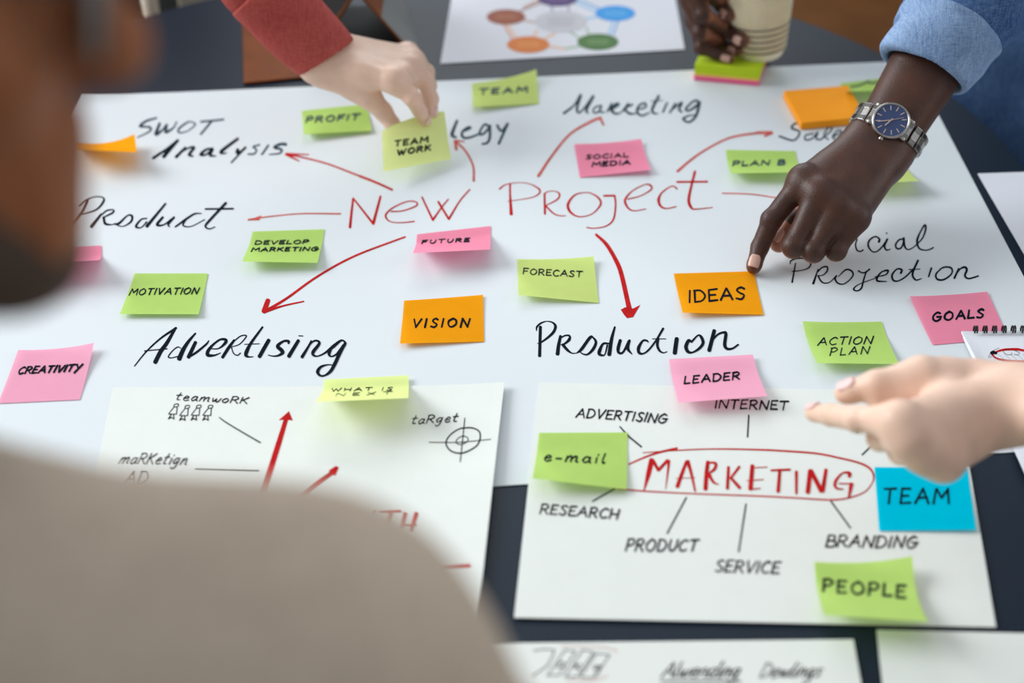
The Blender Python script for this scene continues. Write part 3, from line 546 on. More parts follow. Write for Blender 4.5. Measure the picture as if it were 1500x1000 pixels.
word(W_, M['ink_grey'], poster_o, poster, [([(1190, 325), (1130, 345), (1160, 370), (1140, 408), (1085, 412)], 16), ([(1270, 330), (1210, 415)], 18), ([(1430, 322), (1380, 320), (1325, 350), (1390, 370), (1370, 405), (1280, 415)], [30, 26, 26, 22, 16, 12])], H_)
J_ = (810, 130, 6.522)
word(W_, M['ink_grey'], poster_o, poster, [([(105, 235), (200, 160), (265, 60)], [26, 18, 26]), ([(265, 62), (230, 190), (250, 230), (310, 170), (385, 70)], [28, 26, 18, 18, 26]), ([(385, 75), (320, 200), (335, 235)], [26, 28, 16]),
    ([(460, 160), (400, 180), (385, 225), (430, 225), (465, 165), (450, 220), (490, 225)], 16), ([(560, 140), (520, 220)], 18), ([(530, 200), (600, 145), (630, 152), (560, 200), (600, 240), (650, 230)], [22, 20, 20, 30, 22, 12]), ([(720, 140), (660, 220)], 18), ([(760, 150), (690, 190), (730, 238), (790, 238)], [18, 24, 24, 12]),
    ([(800, 200), (880, 180), (880, 140), (825, 160), (802, 220), (850, 258), (920, 230)], [14, 18, 20, 20, 24, 20, 14]), ([(1010, 70), (950, 190), (960, 232), (1000, 240)], [26, 28, 22, 12]), ([(935, 120), (1050, 112)], 8), ([(1090, 135), (1050, 225)], 18), ([(1170, 140), (1115, 230)], 18), ([(1130, 205), (1230, 132), (1205, 195), (1230, 225)], [14, 20, 24, 18]),
    ([(1400, 135), (1350, 115), (1270, 190), (1300, 210), (1395, 145)], [34, 16, 22, 18, 26]), ([(1400, 140), (1365, 260), (1300, 320), (1245, 290), (1300, 258), (1370, 250)], [28, 26, 18, 24, 14, 10])], J_)
K_ = (650, 160, 13.64)
k = Ink(poster); text(k, 'Stra', (588, 204), (648, 202), 17, .4, 3); k.build(W_, M['ink_grey'], poster_o)
word(W_, M['ink_grey'], poster_o, poster, [([(265, 230), (170, 480), (190, 545), (250, 560)], [55, 75, 60, 40]), ([(420, 430), (530, 372), (480, 362), (380, 440), (365, 530), (420, 575), (540, 560), (690, 500)], [50, 60, 40, 50, 55, 50, 45, 40]), ([(890, 330), (810, 310), (730, 430), (725, 500), (800, 488), (900, 380)], [55, 45, 45, 55, 45, 50]), ([(920, 330), (920, 560), (870, 670), (770, 698)], [60, 55, 50, 40]),
    ([(1070, 325), (1110, 400), (1170, 430), (1280, 290)], [55, 50, 50, 55]), ([(1280, 290), (1100, 690)], [50, 55])], K_)
L_ = (980, 0, 4.547)
word(W_, M['ink_grey'], poster_o, poster, [([(900, 800), (830, 830), (820, 855), (870, 880), (830, 935), (735, 908)], [12, 14, 16, 12, 12, 14]), ([(960, 890), (910, 902), (910, 932), (955, 922), (990, 880), (980, 925), (1010, 930)], 11), ([(1010, 930), (1080, 870), (1070, 838), (1032, 900), (1060, 930)], 10), ([(1090, 912), (1150, 882), (1125, 870), (1090, 908), (1110, 928), (1170, 905)], 11), ([(1230, 880), (1200, 890), (1215, 910), (1190, 925)], 11)], L_)
# red title
N_ = (500, 260, 7.5)
for st in [[([(95, 548), (112, 380), (130, 228)], [30, 26, 22]), ([(130, 228), (350, 508)], [18, 24]), ([(350, 508), (430, 208)], [32, 24])],
    [([(545, 375), (680, 365), (825, 310), (815, 268), (720, 265), (580, 325), (500, 390), (490, 440), (540, 485), (650, 497), (800, 483)], [16, 14, 18, 16, 14, 16, 20, 20, 12, 12, 16])],
    [([(885, 215), (1005, 468)], [20, 22]), ([(1005, 468), (1100, 330), (1175, 238)], [24, 16, 14]), ([(1065, 268), (1180, 458)], [24, 22]), ([(1180, 458), (1300, 260), (1410, 132)], [24, 16, 16])]]:
    pass
word(W_, M['red'], poster_o, poster, [([(95, 548), (112, 380), (130, 228)], [30, 26, 22]), ([(130, 228), (350, 508)], [18, 24]), ([(350, 508), (430, 208)], [32, 24]), ([(545, 375), (680, 365), (825, 310), (815, 268), (720, 265), (580, 325), (500, 390), (490, 440), (540, 485), (650, 497), (800, 483)], [15, 13, 17, 15, 13, 15, 20, 20, 11, 11, 15]),
    ([(885, 215), (1005, 468)], [19, 22]), ([(1005, 468), (1100, 330), (1175, 238)], [24, 16, 13]), ([(1065, 268), (1180, 458)], [24, 22]), ([(1180, 458), (1300, 260), (1410, 132)], [24, 16, 15])], N_)
k = Ink(poster)
for p, q in [([(240, 262), (240, 400), (255, 650)], [26, 26, 44]), ([(105, 325), (180, 270), (350, 243), (500, 262), (618, 330), (608, 390), (500, 440), (210, 485)], [24, 14, 8, 12, 24, 18, 11, 8]), ([(685, 390), (690, 648)], [26, 28]), ([(680, 390), (730, 358), (820, 355), (878, 390), (850, 460), (710, 535)], [20, 12, 10, 24, 20, 13]), ([(700, 545), (800, 640), (880, 670), (960, 672)], [24, 18, 14, 8]),
    ([(1210, 372), (1080, 402), (992, 510), (1002, 600), (1080, 668), (1180, 683), (1310, 640), (1408, 530), (1390, 450), (1300, 387), (1210, 372)], [11, 20, 34, 34, 20, 13, 13, 26, 26, 15, 11])]: k.stroke(p, q, True, (720, 240, 8.824))
for p, q in [([(115, 370), (240, 368)], 22), ([(240, 368), (250, 480), (225, 640), (140, 720), (0, 745), (-83, 736)], [22, 20, 20, 14, 10, 14]), ([(390, 410), (540, 370), (660, 298), (655, 252), (590, 240), (450, 310), (367, 400), (365, 460), (410, 525), (480, 543), (600, 522)], [14, 11, 18, 24, 12, 13, 24, 28, 18, 11, 10]),
    ([(960, 290), (930, 264), (880, 266), (780, 340), (747, 420), (772, 490), (840, 517), (950, 495)], [20, 14, 12, 18, 34, 26, 13, 12]), ([(1168, 90), (1120, 280), (1095, 420), (1120, 498), (1170, 525), (1370, 505)], [28, 28, 34, 32, 14, 9]), ([(960, 210), (1310, 207)], 22)]: k.stroke(p, q, True, (870, 240, 7.895))
k.build(W_, M['red'], poster_o)
def arrow(m, parent, sheet, strokes, polys=()):
    k = Ink(sheet, .0002)
    for p, q in strokes: k.stroke(p, q)
    for p in polys: k.poly(p)
    return k.build('drawn_arrow', m, parent)
arrow(M['red'], poster_o, poster, [([(574.4, 278), (550, 267), (527, 258)], [3.4, 3.4, 3.6]), ([(527, 258), (481, 240.5), (445, 231), (419, 225.5)], [2.6, 2.4, 2.4, 3]), ([(419, 225.3), (452, 226.5)], [3, 1.6]), ([(419, 226), (438, 236)], [4, 2])])
arrow(M['red_pale'], poster_o, poster, [([(498.8, 313.2), (438, 313.2), (384, 318.6), (364, 322)], [2.4, 1.8, 2, 3])], [[(362, 323), (383, 315.4), (380, 322.8)]])
arrow(M['red'], poster_o, poster, [([(593.3, 347), (519, 375.3), (465, 405), (420, 437), (390, 455)], [2.6, 3, 3.2, 3.6, 4.4]), ([(392.5, 440), (387, 456)], [7, 8]), ([(388, 456.5), (415, 448), (444.8, 441.5)], [4.5, 2.6, 2])])
arrow(M['red_pale'], poster_o, poster, [([(694, 265), (693, 243), (682, 221.5), (667, 207)], [3.6, 3, 3, 3.2]), ([(666.5, 207), (668.5, 219)], [4, 4]), ([(666, 206), (680, 207.5)], [3, 2])])
arrow(M['red_pale'], poster_o, poster, [([(788.6, 258), (807.5, 229.6), (834.5, 197), (866, 178), (880, 172.5)], [4.4, 3.6, 3.4, 4, 4]), ([(879, 172.5), (884, 183)], [4, 3])])
arrow(M['red_pale'], poster_o, poster, [([(992.5, 251), (1010, 236), (1032.8, 220), (1068, 202.3), (1105, 195.6), (1130, 194.6)], [4, 3.4, 3, 3, 3.4, 4]), ([(1131, 194.8), (1120, 199.6)], [4, 3]), ([(1130, 194), (1108, 193.4)], [4, 2])])
arrow(M['red_pale'], poster_o, poster, [([(1058, 283), (1100, 284.5), (1142, 290.5)], [1.8, 1.8, 1.8])])
arrow(M['red'], poster_o, poster, [([(873, 343.5), (889, 359), (904, 385), (910.7, 403.7), (919, 440), (923, 458)], [3.6, 5.4, 6.2, 6.6, 6.8, 8])], [[(909.3, 453.6), (916, 450), (927, 452), (938, 446.6), (930, 460), (927.5, 464.5), (918.5, 466), (914, 461)]])

# ------------------------------------------------------------------ left sketch sheet
S_ = M['ink_soft']
k = Ink(lsheet); text(k, 'teamwoRK', (256.5, 585.6), (361.5, 591.5), 11, .45, 1.7, gap=.2, hend=9); k.build(W_, S_, lsheet_o)
for dx, dy in ((0, 0), (152, 20), (310, 16), (470, 18)):
    k = Ink(lsheet); tr = (240, 565, 9.375); q = lambda pts: [(x+dx, y+dy) for x, y in pts]
    k.stroke(q([(168, 250), (200, 252), (196, 280), (160, 292), (138, 280), (146, 258), (168, 250)]), 13, True, tr)
    k.stroke(q([(140, 292), (100, 340), (65, 388)]), 12, True, tr); k.stroke(q([(65, 388), (172, 390)]), 12, True, tr); k.stroke(q([(182, 300), (174, 388)]), 14, True, tr)
    k.stroke(q([(100, 394), (62, 455)]), 14, True, tr); k.stroke(q([(62, 455), (100, 436), (138, 455)]), 16, True, tr); k.stroke(q([(132, 394), (140, 455)]), 14, True, tr)
    k.build('drawn_figure', S_, lsheet_o)
word('drawn_line', S_, lsheet_o, lsheet, [([(321.3, 611.4), (330.7, 618.3), (355, 633), (381.3, 648.2)], [1.4, 1.9, 2, 2.2])])
k = Ink(lsheet); text(k, 'maRKetign', (174, 678.4), (272, 680), 15, .5, 1.6, gap=.18); k.build(W_, S_, lsheet_o)
k = Ink(lsheet); text(k, 'AD', (182, 706), (214, 706), 17, .4, 1.8); k.build(W_, S_, lsheet_o)
word('drawn_line', S_, lsheet_o, lsheet, [([(286, 686.3), (378.8, 689)], [1.4, 1.8])])
arrow(M['red'], lsheet_o, lsheet, [([(419, 614), (408, 650), (391, 703), (370, 760)], [6.4, 8, 8.6, 9])], [[(423.3, 602.2), (428.9, 615.8), (419, 614.6), (408.4, 615.2)]])
arrow(M['red'], lsheet_o, lsheet, [([(487, 692), (465, 707), (443.6, 723.3), (400, 756)], [6, 6.4, 6.6, 7])], [[(492, 682.4), (496.4, 684.5), (491, 697), (481, 689.5)]])
k = Ink(lsheet); text(k, 'GROW', (428, 771), (548, 768), 21, .1, 4.5)
k.stroke([(557.5, 747.9), (587, 747.9)], [3, 3.4]); k.stroke([(573.7, 748.8), (568.5, 768)], [6, 6]); k.stroke([(594, 751.5), (590, 770)], [5.5, 5.5]); k.stroke([(610, 752), (603.4, 775)], [6, 5]); k.stroke([(591, 768), (609.6, 767.5)], 2.6)
k.build(W_, M['red'], lsheet_o)
word('drawn_line', M['red'], lsheet_o, lsheet, [([(640, 829), (688, 828)], 5)])
k = Ink(lsheet); text(k, 'taRget', (602, 621), (669, 617.6), 12, .3, 1.7, gap=.2); k.build(W_, S_, lsheet_o)
tq = (440, 530, 3.7025)
word('drawn_target', S_, lsheet_o, lsheet, [([(870, 360), (930, 358), (970, 378), (974, 420), (950, 460), (880, 494), (820, 485), (790, 445), (805, 405), (845, 372), (880, 358)], [8, 8, 8, 8, 8, 9, 8, 8, 7, 7, 6]), ([(880, 402), (907, 412), (905, 432), (872, 448), (846, 440), (850, 420), (880, 402)], 5), ([(698, 436), (860, 436), (1032, 420)], 4.5), ([(892, 305), (880, 420), (867, 542)], 5.5)], tq)

# ------------------------------------------------------------------ MARKETING sheet
def rw(s, a, b, h, sl, w_=2.0, gap=.2, hend=None):
    k = Ink(rsheet); text(k, s, a, b, h, sl, w_*1.3, gap, hend=hend); k.build(W_, S_, rsheet_o)
rw('ADVERTISING', (843.5, 611), (975, 620), 13, .3, 1.8); rw('INTERNET', (1047, 598), (1153, 600.5), 13, .15, 1.8); rw('RESEARCH', (790.5, 752), (904, 760.5), 14, .25, 2)
rw('PRODUCT', (916, 807), (1020, 806.5), 18, .25, 2.2, hend=16); rw('SERVICE', (1047, 837), (1140, 840), 17, .25, 2.1); rw('BRANDING', (1209, 800.5), (1342, 803), 17, .25, 2.1)
for p, q in [([(908, 624.8), (921, 639), (939.6, 654.5)], [1.6, 2.2, 2]), ([(1096.8, 608), (1095, 640)], [1.8, 2]), ([(900.4, 715.8), (868, 734.2)], 1.9), ([(1005.2, 728.8), (977.4, 781)], 2), ([(1092.7, 738.3), (1082, 808)], 2), ([(1217.2, 734.2), (1245.8, 773.4)], 2), ([(1290, 640), (1263, 666)], 2), ([(1243, 624), (1256, 634)], 2)]:
    word('drawn_line', S_, rsheet_o, rsheet, [(p, np.asarray(q)*1.2)])
word('drawn_outline', M['red'], rsheet_o, rsheet, [([(921.3, 679.9), (940, 671.5), (958, 664.7), (978, 659.5), (991.6, 656.5)], [2.2, 2.6, 3.2, 3.4, 3.2]), ([(941.5, 663), (991, 659.6), (1046.7, 657.5), (1110, 658.6), (1146, 660.3), (1195, 664), (1230, 670.8), (1258, 677.8), (1273.4, 685.5), (1279.7, 696), (1277.6, 707.2), (1266.4, 720.5), (1244, 728.9), (1216, 732), (1160, 728.9), (1110, 726.4), (1021.3, 723.2), (942.8, 719.2), (905, 715.5)], [1.2, 1.8, 2, 2.6, 2.8, 2.8, 2.8, 3, 3.2, 2.8, 1.6, 2, 2.4, 2.4, 2.2, 2.2, 2, 2.2, 2.4])])
k = Ink(rsheet)
for p, q in [([(272, 268), (235, 430), (186, 612)], [62, 58, 16]), ([(290, 275), (350, 385)], [40, 34]), ([(350, 385), (455, 272)], [36, 38]), ([(472, 275), (460, 400), (434, 605)], [34, 24, 8]), ([(675, 285), (620, 430), (570, 572)], [34, 42, 48]), ([(690, 282), (730, 420), (775, 625)], [44, 34, 22]), ([(555, 480), (775, 470)], 7),
    ([(922, 290), (905, 440), (895, 602)], [44, 50, 50]), ([(925, 300), (980, 296), (1015, 315), (1000, 370), (945, 415)], [22, 24, 36, 36, 24]), ([(935, 430), (985, 520), (1050, 550)], [40, 30, 8]), ([(1160, 350), (1148, 595)], [34, 38]), ([(1285, 345), (1190, 472)], [30, 26]), ([(1190, 475), (1290, 588)], [32, 38]), ([(1437, 335), (1415, 600)], [48, 52])]: k.stroke(p, q, True, (920, 640, 7.895))
for p, q in [([(110, 322), (240, 315)], 9), ([(30, 458), (200, 445)], 9), ([(90, 547), (170, 537)], [14, 9]), ([(282, 350), (478, 342)], [20, 24]), ([(372, 345), (355, 570)], [32, 38]), ([(545, 365), (545, 592)], [32, 24]), ([(690, 355), (665, 578)], [46, 48]), ([(698, 355), (805, 565)], [44, 46]), ([(855, 345), (820, 565)], [34, 44]),
    ([(1100, 412), (1100, 380), (1030, 378), (962, 450), (948, 510), (975, 540), (1035, 547)], [36, 34, 14, 28, 30, 20, 12]), ([(990, 488), (1140, 490)], 11), ([(1120, 495), (1095, 630)], [42, 22])]: k.stroke(p, q, True, (1090, 640, 7.143))
k.build(W_, M['red'], rsheet_o)

# ------------------------------------------------------------------ bottom sheet scribbles
q6 = (770, 920, 6)
for p in ([(70, 200), (140, 184), (250, 190), (245, 225), (190, 330), (60, 420)], [(200, 400), (345, 190), (440, 205), (300, 410), (180, 415)], [(345, 425), (500, 190), (600, 210), (450, 425), (345, 425)], [(480, 430), (620, 220), (740, 235), (600, 435), (480, 430)]):
    k = Ink(bsheet); k.stroke(p, 8, False, q6); k.build('drawn_box', S_, bsheet_o)
k = Ink(bsheet); k.stroke([(300, 300), (280, 345), (320, 340), (335, 300), (300, 300)], 10, True, q6); k.stroke([(440, 310), (430, 360)], 10, True, q6); k.stroke([(490, 315), (445, 335), (480, 365)], 10, True, q6)
k.stroke([(640, 325), (600, 340), (610, 362), (660, 335), (640, 390), (600, 400)], 10, True, q6); k.build(W_, S_, bsheet_o)
word('drawn_line', M['red_pale'], bsheet_o, bsheet, [([(310, 155), (620, 165), (780, 190), (800, 220)], [4, 4, 6, 5])], q6); word('drawn_line', M['red_pale'], bsheet_o, bsheet, [([(360, 450), (560, 460), (720, 420)], [4, 6, 5])], q6)
k = Ink(bsheet); text(k, 'Alwending', (968, 992), (1080, 992), 22, .5, 2.2, gap=.1); k.stroke([(968, 998), (1085, 998)], 2); k.build(W_, S_, bsheet_o)
k = Ink(bsheet); text(k, 'Dewlings', (1112, 992), (1200, 991), 21, .5, 2.0, gap=.1); k.build(W_, S_, bsheet_o)

# ------------------------------------------------------------------ printed bubble chart
c3 = lambda x, y: (640+x/3.7025, y/3.7025)
def conn(m, pts, w_=2.0): word('printed_link', M[m], prt_o, prt, [([c3(*p) for p in pts], w_)])
for m, a, b in [('b_lbrown', (470, 40), (580, -10)), ('b_brown', (430, 70), (560, 15)), ('b_blue', (760, -5), (880, 45)), ('b_lblue', (740, 10), (870, 65)), ('b_blue', (985, 110), (955, 190)), ('b_lblue', (960, 105), (930, 190)), ('b_orange', (360, 130), (410, 215)), ('b_lorange', (380, 130), (430, 205)), ('b_lorange', (590, 250), (690, 265)), ('b_lgreen', (690, 265), (780, 250)),
    ('b_lbrown', (470, 110), (545, 125)), ('b_lpurple', (620, 30), (630, 75)), ('b_lpurple', (710, 30), (720, 75)), ('b_lblue', (870, 90), (800, 105)), ('b_lgreen', (830, 195), (810, 150)), ('b_lgreen', (770, 205), (720, 170)), ('b_lorange', (520, 205), (545, 165)), ('b_lorange', (580, 215), (640, 180))]: conn(m, [a, b])
for m, l, c, rx, ry in [('b_brown', 'b_lbrown', (375, 93), 105, 42), ('b_purple', 'b_lpurple', (655, -5), 108, 40), ('b_blue', 'b_lblue', (967, 73), 108, 42), ('b_lgrey', 'b_grey', (672, 118), 142, 58), ('b_orange', 'b_lorange', (495, 243), 115, 45), ('b_green', 'b_lgreen', (873, 228), 112, 45)]:
    k = Ink(prt, .0003); k.ellipse(c3(*c), rx/3.7, ry/3.7); o = k.build('printed_bubble', M[m], prt_o); o['label'] = m[2:].replace('l', '', 1) + ' bubble' if m == 'b_lgrey' else m[2:]+' bubble'
    k = Ink(prt, .00045)
    for i in ((-.25, .0, .25) if m == 'b_lgrey' else (-.12, .14)): k.stroke([c3(c[0]-rx*.5, c[1]+ry*i*1.3), c3(c[0]+rx*.5, c[1]+ry*i*1.3)], 1.4)
    k.build('printed_text', M[l], o)
c3p = [c3(430, -150), c3(880, -150)]
for x, m in ((440, 'b_blue'), (870, 'b_orange')):
    k = Ink(prt, .0003); k.ellipse(c3(x, -130), 27, 9); o = k.build('printed_bubble', M[m], prt_o)

# ------------------------------------------------------------------ sticky notes
def solve_h(p0, x, y, L):                  # lift (m above table) that makes a note side L long
    best = max((CAM+ray(x, y)*t for t in _roots(p0, x, y, L)), key=lambda p: p[2]); return best[2]-TZ
def _roots(p0, x, y, L):
    r = ray(x, y); o = CAM-p0; a = r@r; b = 2*r@o; c = o@o-L*L; d = max(b*b-4*a*c, 0); return [(-b+d**.5)/2/a, (-b-d**.5)/2/a]
def note(px, m, label, lines, base=.0018, top=(0, 0), bot=None, ink='ink', start=.28, p=1.3, L=.0765, tp=(2.4, 2.2), sag=0., cat='sticky note'):
    hs = [base+top[0], base+top[1]]; bs = []
    for i, j in ((0, 3), (1, 2)):
        T_ = P(*px[i], hs[i]); B0 = P(*px[j], base); Ln = np.linalg.norm(T_-B0)
        if bot is not None: bs.append(base+bot[0 if j == 3 else 1]); continue
        if Ln > L:                         # seen longer than it is: its top corner curls up
            hh = hs[i]
            for _ in range(60):
                hh += .0005
                if np.linalg.norm(P(*px[i], hh)-B0) <= L: break
            hs[i] = min(hh, base+.022); bs.append(base)
        else: bs.append(min(max(solve_h(T_, *px[j], L), base), base+.036))
    c = [P(*px[0], hs[0]), P(*px[1], hs[1]), P(*px[2], bs[1]), P(*px[3], bs[0])]
    def z(u, v):
        uc = np.clip(u, 0, 1); vc = np.clip(v, 0, 1); r = np.clip((vc-start)/(1-start), 0, 1)**p
        return TZ+base+((bs[0]-base)*(1-uc)+(bs[1]-base)*uc)*r+(hs[0]-base)*(1-uc)**tp[0]*(1-vc)**tp[1]+(hs[1]-base)*uc**tp[0]*(1-vc)**tp[1]+sag*np.sin(uc*math.pi)*np.sin(vc*math.pi)
    s = Sheet(c, z); v, f = s.mesh(18, 18); o = mesh_obj('sticky_note', v, f, M[m]); tag(o, label, cat)
    for ln in lines:
        k = Ink(s, .00022)
        if callable(ln): ln(k)
        else:
            t, a, b, h, sl, w_ = ln[:6]; text(k, t, a, b, h, sl, w_*1.18, gap=ln[6] if len(ln) > 6 else .22)
        k.build(W_, M[ink], o)
    return s, o
note([(370, 338.8), (475.3, 335.6), (465, 384.8), (354.3, 382.9)], 'green', 'green sticky note reading DEVELOP MARKETING', [('DEVELOP', (373, 358.2), (451, 357.2), 5.4, .35, 1.5), ('MARKETING', (368, 368.6), (465, 367.4), 5.4, .35, 1.6)])
note([(610.9, 342.9), (718.9, 330.7), (718, 365.3), (605, 370.7)], 'pink', 'pink sticky note reading FUTURE under the red title', [('FUTURE', (617.6, 357.2), (687, 353.8), 5, .3, 1.7, .3)], start=.25, p=1.)
note([(592, 440.1), (707.6, 431.5), (709, 500), (586, 503)], 'orange', 'orange sticky note reading VISION', [('VISION', (604, 480), (686, 479), 12.5, .2, 2.3, .4)])
note([(197.3, 400.2), (304.5, 400.2), (291, 460), (175.5, 459.8)], 'green', 'green sticky note reading MOTIVATION on the left', [('MOTIVATION', (189, 432.2), (289, 430.8), 9.2, .4, 1.5)])
note([(757.3, 379.4), (869.6, 375.3), (876.9, 443.4), (760, 432)], 'lime', 'lime green sticky note reading FORECAST', [('FORECAST', (766, 401.6), (852, 406.2), 8.6, .1, 1.4)])
note([(986.8, 400.4), (1104, 397), (1118.4, 460.7), (1000.3, 457.7)], 'orange', 'orange sticky note reading IDEAS under the pointing finger', [('IDEAS', (1009, 443), (1091, 438), 17, -.05, 2.5, .2)])
note([(841.2, 210.7), (939.3, 203.1), (953.8, 248.5), (849.3, 259.8)], 'pink', 'pink sticky note reading SOCIAL MEDIA', [('SOCIAL', (858, 233.4), (920, 230), 6, .1, 1.7), ('MEDIA', (867, 244.4), (923, 240.8), 6.4, .1, 2.1)], top=(.001, .004))
note([(691.3, 122.1), (785.8, 101.3), (789.4, 151.8), (692.7, 156.6)], 'lime', 'lime sticky note reading TEAM near the far edge of the chart sheet', [('TEAM', (702, 138.4), (772, 135.2), 8, .1, 2.2, .35)], ink='ink_grey')
note([(559.3, 193.1), (651.1, 163.4), (660.6, 232.8), (561.4, 251.2)], 'yellow', 'pale yellow sticky note reading TEAM WORK held by the hand in the red sleeve', [('TEAM', (578, 214.8), (626.5, 208.4), 8, .1, 2.1, .3), ('WORK', (582, 227.5), (630.5, 220.2), 7.6, .1, 2.3, .3)], base=.004, top=(.031, .036), bot=(.016, .006), start=.0, p=1, tp=(.8, 1.25), L=.08)
note([(441.8, 162), (538, 152), (544.4, 191.2), (445.3, 196.6)], 'green', 'green sticky note reading PROFIT beneath the reaching hand', [('PROFIT', (447.5, 179.8), (525, 175.8), 8.6, .3, 2.2, .3)], ink='ink_grey', sag=.004)
note([(1062.8, 219.2), (1165, 221), (1176, 252), (1071, 254)], 'green', 'green sticky note reading PLAN B left of the pointing hand', [('PLAN B', (1073, 243.4), (1149, 241.6), 7, .2, 2)], ink='ink_grey')
note([(1332.8, 433.7), (1446.2, 426.9), (1478, 495), (1366, 504.7)], 'pink', 'pink sticky note reading GOALS above the spiral notebook', [('GOALS', (1365.5, 470.6), (1440, 465.4), 12.4, .1, 2.6, .28)])
note([(1175.6, 470.2), (1291.2, 470.7), (1317, 533), (1197.2, 531.7)], 'green', 'green sticky note reading ACTION PLAN', [('ACTION', (1197.5, 506), (1277, 503.4), 11, .25, 1.5), ('PLAN', (1215.5, 521), (1272, 518.4), 11, .2, 1.5, .35)], top=(.003, 0))
note([(979.9, 525.8), (1103, 519), (1124, 580), (993.6, 589.7)], 'palepink', 'pink sticky note reading LEADER over the top edge of the MARKETING sheet', [('LEADER', (1002, 562.5), (1083, 555.5), 11, .1, 2.2, .25)], base=.0045)
note([(789.7, 633.5), (919.3, 632.9), (918, 716.7), (780.3, 700.4)], 'green', 'green sticky note reading e-mail left of the red MARKETING', [('e-mail', (796, 675), (885.5, 678.8), 14, .2, 2.2, .3)], base=.003)
note([(1281, 683.8), (1417, 685), (1430, 775.4), (1287.8, 777)], 'blue', 'bright blue sticky note reading TEAM', [('TEAM', (1294, 738), (1389.5, 737.5), 22, .05, 2.8, .3)], base=.003)
note([(1192.6, 822.4), (1336.2, 814), (1360, 910.6), (1207.4, 900.3)], 'green', 'green sticky note reading PEOPLE with a curled corner', [('PEOPLE', (1205, 866), (1326, 876), 18, .05, 3.2, .3)], base=.003, top=(0, .012))
note([(475, 555.7), (598.5, 549.4), (598, 582.7), (463, 588.6)], 'yellow', 'pale yellow sticky note reading WHAT IS NEXT over the sketch sheet edge', [('WHAT IS', (485, 573.2), (574, 571.8), 4.6, .3, 1.1, .35), ('NEXT', (491.5, 580.2), (573, 577.4), 4.0, .3, .9, .6)], base=.0045, start=.22, p=1.)
note([(26.7, 512.3), (137.5, 501.8), (116.8, 584.8), (-3, 590.5)], 'palepink', 'pale pink sticky note reading CREATIVITY at the left edge', [('CREATIVITY', (25.5, 548.2), (116, 543.6), 10, .5, 2.2, .2)])
note([(108, 208), (197, 196), (199, 223), (108, 217)], 'orange', 'orange curled sticky note beside the SWOT words', [], top=(.004, .016), bot=(.03, .026), start=.1)
note([(36, 364), (148.4, 359.4), (143, 381), (22, 388)], 'pink', 'pink sticky note half hidden behind the bearded chin', [], start=.25)
note([(1231, 122), (1318, 111), (1325, 131), (1244, 134)], 'green', 'green scribbled sticky note behind the orange pad', [lambda k: k.stroke([(1246, 127.5), (1256, 126), (1266, 122.5), (1272, 119), (1274, 122), (1284, 121), (1294, 118), (1306, 119)], 2.2)], ink='ink_grey', start=.2)
note([(1240, 240), (1326, 236), (1347, 265), (1254, 270)], 'lime', 'lime green sticky note poking out behind the wrist with the watch', [lambda k: k.stroke([(1308, 252), (1316, 252.5)], 2)], ink='red_pale', start=.25)

# sticky pads
def pad(name, px, layers, label, base=.0018):
    c0 = [P(x, y, base) for x, y in px]; ctr = sum(c0)/4; r = empty(name, (ctr[0], ctr[1], TZ+base)); tag(r, label, 'sticky note pad'); z = TZ+base
    for th, m in layers:
        cs = [np.array([p[0], p[1], 0]) for p in c0]; mb = MB(); mb.add([(p[0], p[1], z+th) for p in cs]+[(p[0], p[1], z) for p in cs], [(3, 2, 1, 0), (4, 5, 6, 7)]+[(i, (i+1) % 4, (i+1) % 4+4, i+4) for i in range(4)])
        mb.build('note_block', M[m], r, bevel=.0004); z += th
    return r
pq = [P(1016, 117, .002), P(1111, 125.5, .002)]; dv = nrm(pq[1]-pq[0])*.080; dw = V(-dv[1], dv[0], 0)*.95+V(.006, 0, 0)
pad('sticky_note_pad', [tuple(proj(q)) for q in (pq[0]+dw, pq[0]+dw+dv, pq[0]+dv, pq[0])], [(.006, 'pad_pink'), (.003, 'pad_yellow'), (.012, 'pad_green')], 'thick sticky note pad, lime over pink, under the hand with the cup')
pad('sticky_note_pad', [(1147, 143), (1240, 135), (1268, 181), (1173, 190)], [(.009, 'pad_orange')], 'blank orange sticky note pad near the watch')

# ------------------------------------------------------------------ room edge beyond the table
mb = MB(); mb.box((0, 6, 1.4), 14, .1, 2.8); wb_o = mb.build('wall_back', mat('grey_wall_paint', (120, 126, 130), .9, var=.03, vscale=3)); wb_o['kind'] = 'structure'

# ------------------------------------------------------------------ dark-skinned man: pointing left hand, right hand around a cup
def report(n, H):
    for i, q in enumerate(list(H['fingers'])+[H['thumb']]):
        print('HAND', n, i, 'from wrist %.0f' % (1e3*np.linalg.norm(q[0]-H['wrist'])), ['%.0f' % (1e3*np.linalg.norm(a-b)) for a, b in zip(q, q[1:])])
CUPB = P(1113, 78, .0225); CUPA = nrm(V(-.10, 0, 1))
man = empty('person', (.74, 1.72, 0))
tag(man, 'person in a rolled-up denim shirt pointing at the IDEAS note and holding a cup', 'person')
wr = P(1288, 214, .088); elb = P(1428, -20, .215)
if np.linalg.norm(elb-wr) > .27: elb = wr+nrm(elb-wr)*.27
fa = nrm(elb-wr); dn = nrm(V(-.10, -.60, .80)-fa*(V(-.10, -.60, .80)@fa)); ac = nrm(np.cross(fa, dn))
if ac[0] > 0: ac = -ac
LW = dict(axis=fa, dorsal=dn, across=ac, wrist=wr)
im, mm, rm, lm = P(1177, 264, .080), P(1201, 284, .076), P(1228, 303, .068), P(1254, 319, .058)
hdn = nrm(np.cross(lm-im, (mm+rm)/2-wr)); hdn = hdn if hdn[2] > 0 else -hdn
ip = P(1131, 321, .047); idp = P(1113, 362, .0215); it = P(1104, 391, .0095)
